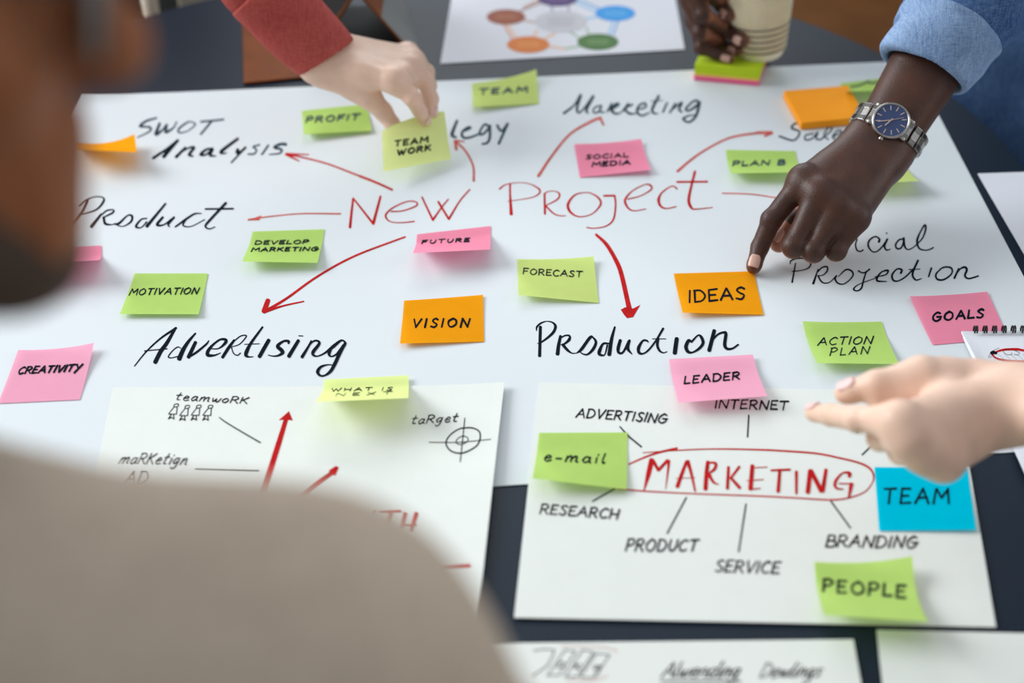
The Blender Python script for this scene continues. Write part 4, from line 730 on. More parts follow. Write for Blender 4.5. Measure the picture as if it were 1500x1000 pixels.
def curl(mcp, pip, L2=.026, L3=.021):
    d = nrm(pip-mcp); back = nrm(wr-mcp); b2 = nrm(back*.9+d*.35); dip = pip+b2*L2; tip = dip+nrm(back*.55-d*.75)*L3; return [mcp, pip, dip, tip]
mp = P(1163, 360, .036); rp = P(1192, 367, .034); lp = P(1225, 366, .033)
LH = dict(wrist=wr, across=ac, dorsal=hdn, fingers=[[im, ip, idp, it], curl(mm, mp), curl(rm, rp), curl(lm, lp, .02, .017)],
          thumb=[P(1232, 240, .062), P(1198, 290, .048), P(1164, 326, .034), P(1141, 356, .018)], thumb_k=1.12,
          radii=[[.0118, .0100, .0088, .0072], [.0120, .0110, .0094, .0076], [.0116, .0107, .0092, .0074], [.0098, .0098, .0085, .0066]])
report('left', LH)
def skin_arm(fl, F, wr, fa, ac, L, r0=.0225, r1=.036, k=.012):
    for s_ in (-1, 1): fl.cone(F, wr-fa*.012+ac*s_*.009, wr+fa*L+ac*s_*.010, r0*.93, r1*.93, k)
    return F
fl = Field((.20, 1.12, TZ-.004), (.56, 1.50, TZ+.27), .0014)
F = hand_field(fl, LH, 1.0); T = fl.new(); skin_arm(fl, T, wr, fa, ac, .20, .0235, .036); F = fl.smin(F, T, .018)
left_v = fl.mesh(F)
# right hand around the cup (fingers wrap from the left on to its front)
def cup_r(h): return .0285+.125*h
def on_cup(x, y, off):                      # first point on the sight line at off from the cup surface
    r = ray(x, y); ts = np.linspace(1.2, 2.2, 4000); p = CAM+r*ts[:, None]; q = p-CUPB; h = q@CUPA; d = np.linalg.norm(q-h[:, None]*CUPA, axis=1)-cup_r(h)-off
    i = np.where(d < 0)[0]; return p[i[0]] if len(i) else p[np.argmin(d)]
def on_side(x, y, dy): return PY(x, y, CUPB[1]+dy)
RH = dict(wrist=on_side(1010, -62, .05), across=nrm(V(.1, .2, 1)), dorsal=nrm(V(-1, -.25, .1)),
   fingers=[[on_side(1018, -58, -.006), on_side(1036, -18, -.024), on_cup(1056, 6, .0085), on_cup(1068, 23, .0075)],
            [on_side(1014, -28, -.004), on_side(1030, 22, -.026), on_cup(1064, 44, .0090), on_cup(1089, 60, .0078)],
            [on_side(1014, -2, .002), on_side(1026, 48, -.024), on_cup(1058, 63, .0085), on_cup(1080, 74, .0074)],
            [on_side(1018, 24, .010), P(1028, 69, .038), P(1049, 78, .0325), P(1068, 84.5, .0300)]],
   thumb=[on_side(1040, -60, .05), on_side(1085, -45, .066), on_side(1130, -22, .058), on_side(1153, 4, .040)])
report('right', RH)
flr = Field((.18, 1.55, TZ+.004), (.42, 1.82, TZ+.22), .0016); RH['radii'] = [[.0122, .0108, .0094, .0078], [.0120, .0104, .0090, .0078], [.0112, .0098, .0084, .0072], [.0104, .0090, .0078, .0066]]; FR = hand_field(flr, RH, 1.0)
wr2 = RH['wrist']; fa2 = nrm(V(.62, 1.83, TZ+.40)-wr2); T = flr.new(); skin_arm(flr, T, wr2, fa2, nrm(np.cross(fa2, V(0, 0, 1))), .20, .0235, .034); FR = flr.smin(FR, T, .016)
# keep the palm outside the cup
T = flr.new(.05); flr.cone(T, CUPB-CUPA*.02, CUPB+CUPA*.14, cup_r(-.02), cup_r(.14), 0); FR = -flr.smin(-FR, T, .001)
right_v = flr.mesh(FR)
SH_L = V(.86, 1.63, TZ+.52); SH_R = V(.60, 1.95, TZ+.55)
fcore = Field((.30, 1.30, TZ-.30), (.98, 2.05, TZ+.64), .007); FC = fcore.new(.06)
for c_, r_ in ((V(.74, 1.76, TZ+.02), (.10, .08, .2)), (V(.74, 1.77, TZ+.32), (.10, .08, .2))): fcore.ell(FC, c_, r_, None, .06)
fcore.cone(FC, SH_L, SH_R, .045, .045, .04)
for S0, E0, W0 in ((SH_L, elb, wr), (SH_R, wr2+fa2*.26, wr2)): fcore.cone(FC, S0, E0, .050, .042, .04); fcore.cone(FC, E0, W0+nrm(E0-W0)*.165, .040, .031, .02)
def union(a, b):                            # one watertight surface out of two crossing ones
    ob = []
    for k_, (v_, f_) in enumerate((a, b)):
        me = bpy.data.meshes.new('t'); me.from_pydata(v_.tolist(), [], f_.tolist()); o = bpy.data.objects.new('t%d' % k_, me); COL.objects.link(o); ob.append(o)
    m = ob[0].modifiers.new('u', 'BOOLEAN'); m.operation = 'UNION'; m.solver = 'EXACT'; m.object = ob[1]
    ev = ob[0].evaluated_get(bpy.context.evaluated_depsgraph_get()); me = ev.to_mesh(); vs = np.array([tuple(q.co) for q in me.vertices]); fs = [tuple(q.vertices) for q in me.polygons]; ev.to_mesh_clear()
    for o in ob: d_ = o.data; bpy.data.objects.remove(o); bpy.data.meshes.remove(d_)
    return vs, fs
class _A:
    def __init__(s, f): s.f = f
    def tolist(s): return s.f
u1 = union(fcore.mesh(FC), left_v); v, f = union((u1[0], _A(u1[1])), right_v)
body = mesh_obj('body', v, f, M['dark_skin'], man)
skin_attr(body, [(hdn, LH['fingers'], LH['thumb'], .8), (RH['dorsal'], RH['fingers'], RH['thumb'], .3)])
nail(it, idp, nrm(CAM-it)*.9+V(-.1, 0, .5), .0080, M['dark_nail'], man, .0064, .0056)
nail(LH['thumb'][3], LH['thumb'][2], V(-.7, -.5, .3), .0110, M['dark_nail'], man, .0070, .0066)
for q, rr in zip(RH['fingers'], RH['radii']): nail(q[3], q[2], nrm(nrm(q[3]-CUPB-CUPA*((q[3]-CUPB)@CUPA))+nrm(CAM-q[3])*.5), rr[3]*1.09, M['dark_nail'], man, .0056, rr[3]*.72)
# denim shirt
def folds(fl, F, amp, fr, seed):
    rs = np.random.RandomState(seed); X, Y, Z = fl.grid((slice(None),)*3); g = 0
    for _ in range(5):
        d = nrm(rs.randn(3)); g = g+np.sin((X*d[0]+Y*d[1]+Z*d[2])*fr*rs.uniform(.6, 1.5)+rs.uniform(0, 6))
    return (F+amp*g/2.5).astype(np.float32)
fl = Field((.26, 1.25, TZ-.46), (1.06, 2.14, TZ+.68), .0062)
F = fl.new(.06)
c0 = V(.735, 1.755, TZ-.45); c1 = V(.735, 1.765, TZ+.10); c2 = V(.74, 1.76, TZ+.46); ux = nrm(SH_L-SH_R)
ax = np.array([ux, nrm(np.cross(V(0, 0, 1), ux)), V(0, 0, 1)])
for c_, r_ in ((V(.745, 1.765, TZ-.28), (.20, .14, .26)), (V(.74, 1.76, TZ+.02), (.195, .135, .26)), (V(.74, 1.77, TZ+.32), (.215, .13, .26))): fl.ell(F, c_, r_, ax, .08)
fl.cone(F, SH_L, SH_R, .085, .085, .08)
for S0, E0, W0 in ((SH_L, elb, wr), (SH_R, wr2+fa2*.26, wr2)):
    fl.cone(F, S0, E0+nrm(E0-W0)*.0, .078, .066, .05); fl.cone(F, E0, W0+nrm(E0-W0)*.155, .064, .049, .02)
F = folds(fl, F, .0035, 46, 3)
F = fl.halfspace(F, V(0, 0, TZ-.42), V(0, 0, -1))
for E0, W0 in ((elb, wr), (wr2+fa2*.26, wr2)):
    T = fl.new(.05); a_ = nrm(E0-W0); fl.cone(T, W0-a_*.05, W0+a_*.3, .085, .085, 0); T = fl.halfspace(T, W0+a_*.138, a_, .001); F = -fl.smin(-F, T, .002)
shirt = field_obj(fl, F, 'denim_shirt', M['denim'], man)
for E0, W0, nm, t0, t1 in ((elb, wr, 'left', .088, .150), (wr2+fa2*.26, wr2, 'right', .095, .150)):
    a_ = nrm(E0-W0); p0 = W0+a_*t0; p1 = W0+a_*t1
    lo = np.minimum(p0, p1)-.085; hi = np.maximum(p0, p1)+.085; fc = Field(lo, hi, .0018); F = fc.new()
    fc.cone(F, p0-a_*.02, p1+a_*.03, .0465, .060, 0); F = folds(fc, F, .0036, 62, 11); F = folds(fc, F, .0018, 150, 5)
    F = fc.halfspace(F, p1, a_, .010); F = fc.halfspace(F, p0, nrm(-a_+V(0, .0, -.10)), .008)
    T = fc.new(); fc.cone(T, p0-a_*.03, p0+a_*.020, .0405, .0405, 0); F = -fc.smin(-F, T, .003)
    # rolled layer edge
    T = fc.new(); fc.cone(T, p0+a_*.034, p1+a_*.02, .0515, .0635, 0); T = folds(fc, T, .0040, 80, 8); T = fc.halfspace(T, p0+a_*.036, nrm(-a_+V(.1, 0, .25)), .004); T = fc.halfspace(T, p1-a_*.004, a_, .006); F = fc.smin(F, T, .002)
    o = field_obj(fc, F, 'rolled_cuff', M['denim_in'], man); o['label'] = 'pale blue rolled-up cuff'
tr_o = MB(); tr_o.tube([V(.70, 1.80, 0), V(.71, 1.80, .35), V(.73, 1.77, .70)], [.075, .085, .12], 20); tr_o.tube([V(.84, 1.73, 0), V(.82, 1.74, .35), V(.78, 1.75, .70)], [.075, .085, .12], 20); tr_o.build('trousers', M['trousers'], man, True)

# ------------------------------------------------------------------ wrist watch
wc = wr+fa*.0185; wn_ = dn; u_ = ac; v_ = fa       # u across wrist (12-6 line runs along the strap), v along arm
wc_top = wc+wn_*.0282
watch = empty('wristwatch', tuple(wc)); tag(watch, 'steel wristwatch with a dark blue dial on the wrist of the pointing hand', 'watch')
mb = MB(); mb.lathe(wc_top-wn_*.003, wn_, [(.0165, 0), (.0188, .001), (.0192, .004), (.0190, .0065), (.0178, .0082), (.0168, .0082), (.0165, .0070)], 56); mb.build('case', M['steel'], watch, True)
mb = MB(); mb.lathe(wc_top-wn_*.003, wn_, [(.0167, .0060), (.0167, .0071)], 56); mb.build('dial', M['dial'], watch)
R12 = nrm(u_*math.cos(.5)+v_*math.sin(.5))
def dirc(a): return u_*math.cos(a)+v_*math.sin(a)
mkz = wc_top+wn_*.0043
mb = MB()
for i in range(12):
    a = i*math.pi/6+.52; d = dirc(a); t_ = np.cross(wn_, d); mb.box(mkz+d*.0127, .0048, .0009, .0005, np.array([d, t_, wn_]))
mb.build('hour_markers', M['hand_metal'], watch)
def hand_(a, ln, w_, nm):
    d = nrm(a); t_ = np.cross(wn_, d); mb = MB(); mb.box(mkz+wn_*.0006+d*(ln/2-.002), ln, w_, .0004, np.array([d, t_, wn_])); mb.build(nm, M['hand_metal'], watch)
def imgdir(dx, dy):                                # direction on the dial that looks like (dx,dy) in the photo
    p0 = proj(wc_top); pu = proj(wc_top+u_*.01)-p0; pv = proj(wc_top+v_*.01)-p0; m_ = np.linalg.solve(np.array([pu, pv]).T, np.array([dx, dy], float)); return u_*m_[0]+v_*m_[1]
hand_(imgdir(-90, 78), .010, .0013, 'hour_hand'); hand_(imgdir(-185, 20), .0145, .0009, 'minute_hand'); hand_(imgdir(240, -45), .0145, .0004, 'second_hand')
mb = MB(); cd = nrm(imgdir(-13, 23)); mb.lathe(wc_top+cd*.0185+wn_*.001, cd, [(.0022, 0), (.0026, .001), (.0026, .0030), (.002, .0038)], 20); mb.build('crown', M['steel'], watch, True)
def ring_pt(a, off=0):                              # around the wrist; a=0 at the dial, towards +u
    return wc+wn_*math.cos(a)*(.0288+off)+u_*math.sin(a)*(.0366+off)
for sgn in (-1, 1):
    for i in range(9):
        a = sgn*(.50+i*.31); p = ring_pt(a, .0008); tg = nrm(ring_pt(a+.02)-ring_pt(a-.02)); no = nrm(np.cross(fa, tg)); no = no if no@(p-wc) > 0 else -no
        W2 = .0205-.0004*i
        mb = MB(); mb.box(p, .0088, W2, .0028, np.array([tg, fa, no]))
        lk = mb.build('strap_link', M['steel'], watch, bevel=.0008)
        for s2 in (-1, 1):
            mb = MB(); mb.box(p+fa*s2*W2*.33+no*.0007+tg*.0004, .0082, W2*.30, .0028, np.array([tg, fa, no])); mb.build('side_link', M['steel_dark'], lk, bevel=.0007)
    for s2 in (-1, 1):                             # lugs
        a0 = wc_top+u_*sgn*.0155+fa*s2*.0098; mb = MB(); mb.tube([a0+wn_*.0005, a0+u_*sgn*.004-wn_*.0012, ring_pt(sgn*.60, .0005)+fa*s2*.0092], [.0022, .0022, .0018], 10); mb.build('lug', M['steel'], watch, True)

# ------------------------------------------------------------------ paper cup
cup = empty('paper_cup', tuple(CUPB)); tag(cup, 'cream ribbed paper coffee cup held at the far right of the table', 'cup')
mb = MB(); mb.lathe(CUPB, CUPA, [(.0262, .0), (.0278, .0008), (cup_r(.004), .003), (cup_r(.03), .03), (cup_r(.118), .118), (cup_r(.118)+.002, .120), (cup_r(.118)+.002, .1225), (cup_r(.118)-.001, .1228), (cup_r(.06)-.001, .06)], 64); mb.build('cup_body', M['cup'], cup, True)
pr = [(cup_r(.0085)-.0002, .0085)]+[(cup_r(h)+.0012, h) for h in np.linspace(.0092, .108, 24)]+[(cup_r(.1085), .1085)]
mb = MB(); mb.lathe(CUPB, CUPA, pr, 384, rmod=lambda i, k: -.0016*math.cos(k*2*math.pi/6) if 0 < i < len(pr)-1 else 0, cap=False); mb.build('ribbed_sleeve', M['cup_sleeve'], cup, True)
for h in (.013, .021, .029, .037, .045):
    mb = MB(); an = nrm(np.cross(CUPA, V(0, 1, 0))); bn = np.cross(CUPA, an)
    mb.tube([CUPB+CUPA*h+(an*math.cos(t)+bn*math.sin(t))*(cup_r(h)+.0022) for t in np.linspace(0, 2*math.pi, 72, endpoint=False)], .0009, 6, True); mb.build('ring_line', M['cup_groove'], cup, True)

# ------------------------------------------------------------------ woman in red: hand holding the pale yellow note
wom = empty('person', (-.62, 2.26, 0)); tag(wom, 'person in a red ribbed sleeve reaching in to place the TEAM WORK note', 'person')
wr = P(474, 80, .105); elb = P(372, -30, .185); fa = nrm(elb-wr)
H = dict(wrist=wr, fingers=[[P(577, 117, .094), P(603, 143, .077), P(615, 163, .057), P(622, 176, .041)], [P(600, 99, .090), P(622, 119, .073), P(632, 145, .055), P(631, 167, .041)],
    [P(603, 88, .080), P(624, 106, .062), P(630, 126, .046), P(622, 144, .038)], [P(597, 78, .070), P(614, 95, .053), P(617, 112, .040), P(609, 126, .034)]],
    thumb=[P(508, 117, .082), P(540, 141, .067), P(561, 163, .047), P(578, 186, .030)])
H['across'] = nrm(np.cross(fa, V(.25, -.5, .85))); H['across'] = H['across'] if H['across'][1] < 0 else -H['across']
H['dorsal'] = nrm(np.cross(H['fingers'][3][0]-H['fingers'][0][0], H['fingers'][1][0]-wr)); H['dorsal'] = H['dorsal'] if H['dorsal'][2] > 0 else -H['dorsal']
report('woman', H)
fl = Field((-.40, 1.36, TZ+.004), (-.06, 1.74, TZ+.24), .0015)
H['web0'] = 1; F = hand_field(fl, H, .93); T = fl.new(); skin_arm(fl, T, wr, fa, H['across'], .13, .0205, .028); F = fl.smin(F, T, .018)
field_obj(fl, F, 'body', M['light_skin'], wom)
q = H['fingers'][0]; nail(q[3], q[2], nrm(CAM-q[3])+V(.1, 0, .5), .0071, M['light_nail'], wom, .0058, .0050)
q = H['fingers'][1]; nail(q[3], q[2], V(.8, .1, .5), .0073, M['light_nail'], wom, .0056, .0048)
SHW = V(-.50, 2.16, TZ+.42)
lo = np.minimum(np.minimum(wr, elb), SHW)-.1; hi = np.maximum(np.maximum(wr, elb), SHW)+.1
lo = np.minimum(lo, V(-.86, 1.6, TZ-.10)); hi = np.maximum(hi, V(-.2, 2.44, TZ+.6))
fs = Field(lo, hi, .0055); F = fs.new(.06)
c_ = wr-fa*.004
fs.cone(F, elb-fa*.0, SHW, .043, .07, .03)
for cc, rr in ((V(-.62, 2.26, TZ+.08), (.18, .12, .2)), (V(-.62, 2.26, TZ+.26), (.19, .125, .26))): fs.ell(F, cc, rr, None, .06)
F = folds(fs, F, .0012, 60, 4); F = fs.halfspace(F, elb-fa*.03, -fa, .001)
F = fs.halfspace(F, V(0, 0, TZ+.0), V(0, 0, -1))
field_obj(fs, F, 'red_sweater', M['red_knit'], wom)
tw = MB()
for s_ in (-1, 1): tw.tube([V(-.62+s_*.07, 2.26, TZ+.04), V(-.62+s_*.09, 2.27, .4), V(-.62+s_*.1, 2.28, .0)], [.115, .08, .06], 18)
tw.build('trousers', M['seat_black'], wom, True)
Lc = np.linalg.norm(elb-c_)
lo = np.minimum(c_, elb)-.065; hi = np.maximum(c_, elb)+.065; fc = Field(lo, hi, .0021); F = fc.new()
fc.cone(F, c_-fa*.03, elb+fa*.02, .0355, .0445, 0); F = folds(fc, F, .0016, 70, 4); F = fc.halfspace(F, c_, -fa+V(.0, -.1, -.30), .002); F = fc.halfspace(F, elb-fa*.01, fa, .003)
T = fc.new(); fc.cone(T, c_-fa*.05, c_+fa*.05, .0332, .0345, 0); F = -fc.smin(-F, T, .002)
field_obj(fc, F, 'sleeve', M['red_knit'], wom)

# ------------------------------------------------------------------ pale hand at the right
rp_ = empty('person', (.86, .86, 0)); tag(rp_, 'person at the right edge whose blurred pale hand points over the MARKETING sheet', 'person')
wr = P(1479, 592, .118); fa = nrm(P(1640, 600, .16)-wr)
H = dict(wrist=wr, fingers=[[P(1318, 616, .142), P(1258, 614, .125), P(1218, 608, .108), P(1191, 604, .096)], [P(1334, 640, .134), P(1291, 641, .102), P(1318, 648, .082), P(1345, 640, .090)],
    [P(1356, 662, .124), P(1321, 662, .092), P(1345, 668, .074), P(1370, 655, .082)], [P(1384, 678, .112), P(1358, 680, .086), P(1378, 682, .070), P(1398, 668, .078)]],
    thumb=[P(1424, 560, .122), P(1350, 548, .134), P(1284, 563, .128), P(1238, 576, .116)],
    extra=[(P(1330, 575, .124), P(1290, 588, .118), .012, .008)], web0=1)
H['across'] = nrm(np.cross(fa, V(0, -.3, 1))); H['across'] = H['across'] if H['across'][1] > 0 else -H['across']
H['dorsal'] = nrm(np.cross(H['fingers'][3][0]-H['fingers'][0][0], H['fingers'][1][0]-wr)); H['dorsal'] = H['dorsal'] if H['dorsal'][2] > 0 else -H['dorsal']
report('pale', H)
fl = Field((.18, .70, TZ+.03), (.56, .98, TZ+.21), .0016)
F = hand_field(fl, H, .94); T = fl.new(); skin_arm(fl, T, wr, fa, H['across'], .16, .0225, .029); F = fl.smin(F, T, .018)
field_obj(fl, F, 'body', M['light_skin'], rp_)
q = H['thumb']; nail(q[3], q[2], V(-.1, .1, 1), .0093, M['light_nail'], rp_, .0068, .0062)
q = H['fingers'][0]; nail(q[3], q[2], V(-.1, -.1, 1), .0072, M['light_nail'], rp_)
e2 = wr+fa*.26; sh2 = V(.86, .88, TZ+.40)
fs = Field((.40, .58, TZ-.36), (1.12, 1.12, TZ+.55), .006); F = fs.new(.06)
fs.cone(F, wr+fa*.06, e2, .040, .052, .01); fs.cone(F, e2, sh2, .052, .07, .03)
for cc, rr in ((V(.90, .85, TZ-.1), (.13, .19, .26)), (V(.90, .85, TZ+.2), (.12, .19, .25))): fs.ell(F, cc, rr, None, .06)
F = folds(fs, F, .002, 60, 6); F = fs.halfspace(F, wr+fa*.075, -fa, .002); F = fs.cutcone(F, wr+fa*.0, wr+fa*.12, .031, .034)
field_obj(fs, F, 'white_shirt', M['white_cotton'], rp_)

# ------------------------------------------------------------------ bearded man in the foreground
man2 = empty('person', (-.30, .12, 0)); tag(man2, 'bearded person in a beige knit, out of focus, in the left foreground', 'person')
fwd = nrm(V(.965, .22, -.14)); hup = V(.02, .26, .96); hup = nrm(hup-fwd*(hup@fwd)); lft = np.cross(hup, fwd); HA = np.array([fwd, lft, hup])
O = D(196, 63, .452)-(fwd*.108+hup*-.012)
def hp(x, y, z): return O+fwd*x*.001+lft*y*.001+hup*z*.001
fl = Field(O-V(.13, .14, .19), O+V(.15, .14, .17), .0026); F = fl.new()
E = lambda x, y, z, a, b, c, k=.012, cut=False: fl.ell(F_now[0], hp(x, y, z), (a*.001, b*.001, c*.001), HA, k, cut)
F_now = [F]
for a in [(-8, 0, 62, 96, 76, 82, .02), (40, 0, 0, 48, 62, 70, .03), (44, 0, -55, 36, 46, 34, .03), (66, 0, -78, 20, 22, 16, .02), (74, 0, 32, 18, 52, 16, .02)]: F_now[0] = E(*a)
for y in (-1, 1):
    F_now[0] = E(62, 38*y, -14, 22, 20, 18, .02); F_now[0] = E(-6, 76*y, -8, 17, 6, 30, .006); F_now[0] = E(82, 32*y, 8, 13, 15, 10, .01, True); F_now[0] = E(73, 31*y, 7, 12, 12, 12, .003)
fl.cone(F_now[0], hp(84, 0, 14), hp(104, 0, -12), .007, .011, .010); F_now[0] = E(97, 10, -17, 9, 8, 7, .008); F_now[0] = E(97, -10, -17, 9, 8, 7, .008)
F_now[0] = E(74, 0, -60, 15, 28, 26, .02); F_now[0] = E(84, 0, -40, 9, 26, 7, .008); F_now[0] = E(84, 0, -50, 9, 24, 7, .006)
fl.cone(F_now[0], hp(-25, 0, -40), hp(-62, 0, -165), .062, .064, .03)
headF = F_now[0]
body2 = None
# beard and hair as shells
Bd = fl.new(); F_now[0] = Bd
for a in [(44, 0, -62, 40, 51, 34, .02), (70, 0, -82, 22, 27, 19, .02)]: F_now[0] = E(*a)
for y in (-1, 1): fl.cone(F_now[0], hp(30, 52*y, -55), hp(6, 66*y, 0), .016, .011, .01)
F_now[0] = E(92, 0, -45, 12, 17, 7, .004, True)
beardF = F_now[0]
Hr = fl.new(); F_now[0] = Hr; F_now[0] = E(-16, 0, 72, 98, 81, 84, .01); F_now[0] = E(95, 0, 20, 60, 120, 62, .02, True); F_now[0] = E(20, 0, -62, 140, 140, 72, .02, True)
hairF = F_now[0]
# arm and hand resting at the near table edge, all one skin mesh with the head
SHO = D(415, 1050, .475); ELB = SHO+V(.145, .015, -.235); WR2 = V(.0, .475, TZ+.045)
fa3 = nrm(ELB-WR2); R3 = dict(wrist=WR2, across=nrm(V(.25, 1, 0)), dorsal=V(0, 0, 1), fingers=[], thumb=None)
f3 = nrm(V(-.95, .25, 0)); s3 = nrm(V(-.25, -.95, 0))
for i, (o_, ln) in enumerate(((-.030, 1), (-.010, 1.08), (.011, 1), (.030, .82))):
    m0 = WR2+f3*.09-s3*o_*-1+V(0, 0, -.008); R3['fingers'].append([m0, m0+f3*.042*ln+V(0, 0, -.004), m0+f3*.066*ln+V(0, 0, -.012), m0+f3*.086*ln+V(0, 0, -.022)])
R3['thumb'] = [WR2+f3*.03-s3*.025, WR2+f3*.065-s3*.045+V(0, 0, -.01), WR2+f3*.095-s3*.052+V(0, 0, -.02), WR2+f3*.118-s3*.052+V(0, 0, -.028)]
R3['across'] = -s3
NK = hp(-62, 0, -165); SHL = D(-560, 900, .60)
fb = Field((-.52, -.05, TZ+.0035), (.16, .66, TZ+.80), .0042); FB = fb.new(.06)
FH = hand_field(fb, R3, 1.0); T = fb.new(); skin_arm(fb, T, WR2, fa3, nrm(np.cross(fa3, V(0, 0, 1))), .1, .0235, .034); FB = fb.smin(FH, T, .016)
fb.cone(FB, WR2+fa3*.08, ELB, .033, .042, .01); fb.cone(FB, ELB, SHO, .044, .052, .03); fb.cone(FB, SHO, SHL, .05, .05, .04); fb.cone(FB, (SHO+SHL)/2, NK, .06, .06, .05)
sl_ = fb.sl(O-.19, O+.19); hv = fl.mesh(headF)
gx, gy, gz = fb.grid(sl_); ii = [np.clip(((g.ravel()-fl.lo[i])/fl.st).round().astype(int), 0, fl.n[i]-1) for i, g in enumerate((gx, gy, gz))]
hs_ = headF[np.ix_(*ii)]; ok = np.ix_(*[(g.ravel() >= fl.lo[i]) & (g.ravel() <= fl.lo[i]+fl.st*(fl.n[i]-1)) for i, g in enumerate((gx, gy, gz))])
fb2 = np.full(FB[sl_].shape, .06, np.float32); fb2[ok] = hs_[ok]; FB[sl_] = fb.smin(FB[sl_], fb2, .01)
field_obj(fb, FB, 'body', M['brown_skin'], man2)
field_obj(fl, beardF, 'beard', M['beard'], man2); field_obj(fl, hairF, 'hair', M['hair'], man2)
fs = Field((-.62, -.22, TZ-.40), (.20, .62, TZ+.58), .0065); F = fs.new(.08)
fs.cone(F, SHO, NK+V(-.02, -.02, .018), .070, .058, .05); fs.cone(F, SHL, NK+V(-.02, -.02, .0), .07, .058, .05)
fs.cone(F, SHO, ELB, .072, .056, .04); fs.cone(F, ELB, WR2+fa3*.03, .054, .036, .02)
PEL = V(-.33, -.02, TZ-.28); CH = (SHO+SHL)/2+V(0, -.02, -.17)
axb = nrm(SHO-SHL); AX = np.array([axb, nrm(np.cross(V(0, 0, 1), axb)), V(0, 0, 1)])
fs.ell(F, CH, (.20, .125, .22), AX, .07); fs.ell(F, CH*.45+PEL*.55, (.17, .12, .25), AX, .07); fs.ell(F, PEL, (.18, .13, .2), AX, .07)
print('HAND NK', proj(NK), proj(SHO), proj(SHL))
F = folds(fs, F, .0035, 42, 9)
field_obj(fs, F, 'beige_jumper', M['knit'], man2)
tq2 = MB()
for s_ in (-1, 1): tq2.tube([PEL+axb*.09*s_+V(0, 0, -.02), PEL+axb*.1*s_+V(.0, .02, -.22), np.array([PEL[0]+axb[0]*.1*s_, PEL[1]+axb[1]*.1*s_, .0])], [.1, .085, .07], 18)
tq2.build('trousers', M['trousers'], man2, True)
# eyeglasses
gl = empty('eyeglasses', tuple(hp(95, 0, 8))); tag(gl, 'eyeglasses with pale lenses on the blurred man in the left foreground', 'glasses')
for y in (-1, 1):
    pts = [hp(101-abs(y*32+20*math.cos(t)-0)*.10, y*32+23*math.cos(t), 6+18*math.sin(t)) for t in np.linspace(0, 2*math.pi, 32, endpoint=False)]
    mb = MB(); mb.tube(pts, .0012, 8, True); mb.build('rim', M['lens_frame'], gl, True)
    cn = sum(pts)/len(pts); mb = MB(); mb.add(list(np.array(pts)+fwd*.0006)+list(np.array(pts)-fwd*.0006), [tuple(range(32)), tuple(range(63, 31, -1))]+[(i, i+32, (i+1) % 32+32, (i+1) % 32) for i in range(32)]); mb.build('lens', M['lens'], gl, True)
    mb = MB(); mb.tube([hp(95, y*55, 12), hp(60, y*72, 13), hp(-8, y*82, 14), hp(-22, y*82, 0)], .0014, 8); mb.build('temple', M['lens_frame'], gl, True)
mb = MB(); mb.tube([hp(99, -9, 9), hp(103, 0, 12), hp(99, 9, 9)], .0013, 8); mb.build('bridge', M['lens_frame'], gl, True)

# ------------------------------------------------------------------ leather tablet stand
st = empty('tablet_folio', tuple(P(520, 60, 0))); tag(st, 'tan leather tablet folio standing like a tent behind the red sleeve', 'tablet')
nf = [P(357, 121, .004), P(440, 111, .004)]; bk = nrm(P(356, 40, 0)-P(358, 122, 0))*.20
FR_ = P(617, 95, .004); FLt = P(446, 104, .004); _n = np.cross(FR_-FLt, V(0, 0, 1)); _r = ray(521, -8); AP = CAM+_r*(((FLt-CAM)@_n)/(_r@_n))
def panel(a, b, dep, th, m, name, side):
    e = nrm(b-a); nn = nrm(np.cross(e, dep))*side; mb = MB(); v0 = [a, b, b+dep, a+dep]; mb.add([tuple(p) for p in v0]+[tuple(p+nn*th) for p in v0], [(0, 1, 2, 3), (7, 6, 5, 4)]+[(i, i+4, (i+1) % 4+4, (i+1) % 4) for i in range(4)]); return mb.build(name, M[m], st, bevel=.001)
mb = MB(); c = [nf[0], FR_, FR_+bk, nf[0]+bk]; mb.add([tuple(p) for p in c]+[tuple(p-V(0, 0, .003)) for p in c], [(0, 1, 2, 3), (7, 6, 5, 4)]+[(i, i+4, (i+1) % 4+4, (i+1) % 4) for i in range(4)]); mb.build('leather_base', M['leather'], st, bevel=.001)
panel(FLt, AP, bk, .004, 'leather', 'leather_leaf', 1); panel(FLt+V(-.004, 0, .001), AP+V(-.006, 0, 0), bk, .006, 'screen', 'tablet_screen', -1)
panel(FR_, AP+V(.002, 0, 0), bk, .003, 'leather', 'leather_leaf', -1); panel(FR_+V(.0035, .001, .002), AP+V(.005, .001, 0), bk-V(0, .004, 0), .003, 'grey_cloth', 'cover_panel', 1)
panel(FLt+V(.012, .002, .003), FR_+V(-.004, .002, .003), bk-V(0, .01, 0), .0015, 'lining', 'lining', 1)

# ------------------------------------------------------------------ spiral notebook
TLn = P(1411, 499, .002); ex = nrm(P(1640, 498, .002)-TLn); ey = P(1500, 799, .002)-TLn; ey = nrm(ey-ex*(ey@ex)); W0, H0 = .150, .205
nb = empty('spiral_notebook', tuple(TLn+ex*W0/2+ey*H0/2)); tag(nb, 'spiral notebook with a red scribbled oval at the right edge', 'notebook')
for i in range(4):
    z0 = .001+i*.0024; sh = V(-.0012*i, 0, 0)*(1 if i % 2 else -1)
    def zf(u, v, z0=z0, i=i): return TZ+.0022+z0+.0022+.0035*np.clip(1-u*7, 0, 1)**2*np.clip(1-np.abs(v-.22)*4, 0, 1)*(i+1)/4
    c = [TLn+sh, TLn+ex*W0+sh, TLn+ex*W0+ey*H0+sh, TLn+ey*H0+sh]; sp = Sheet(c, zf); v, f = sp.mesh(16, 20, .0022); mesh_obj('page_block', v, f, M['print'], nb, False)
n_ = (1390, 470, 11.11)
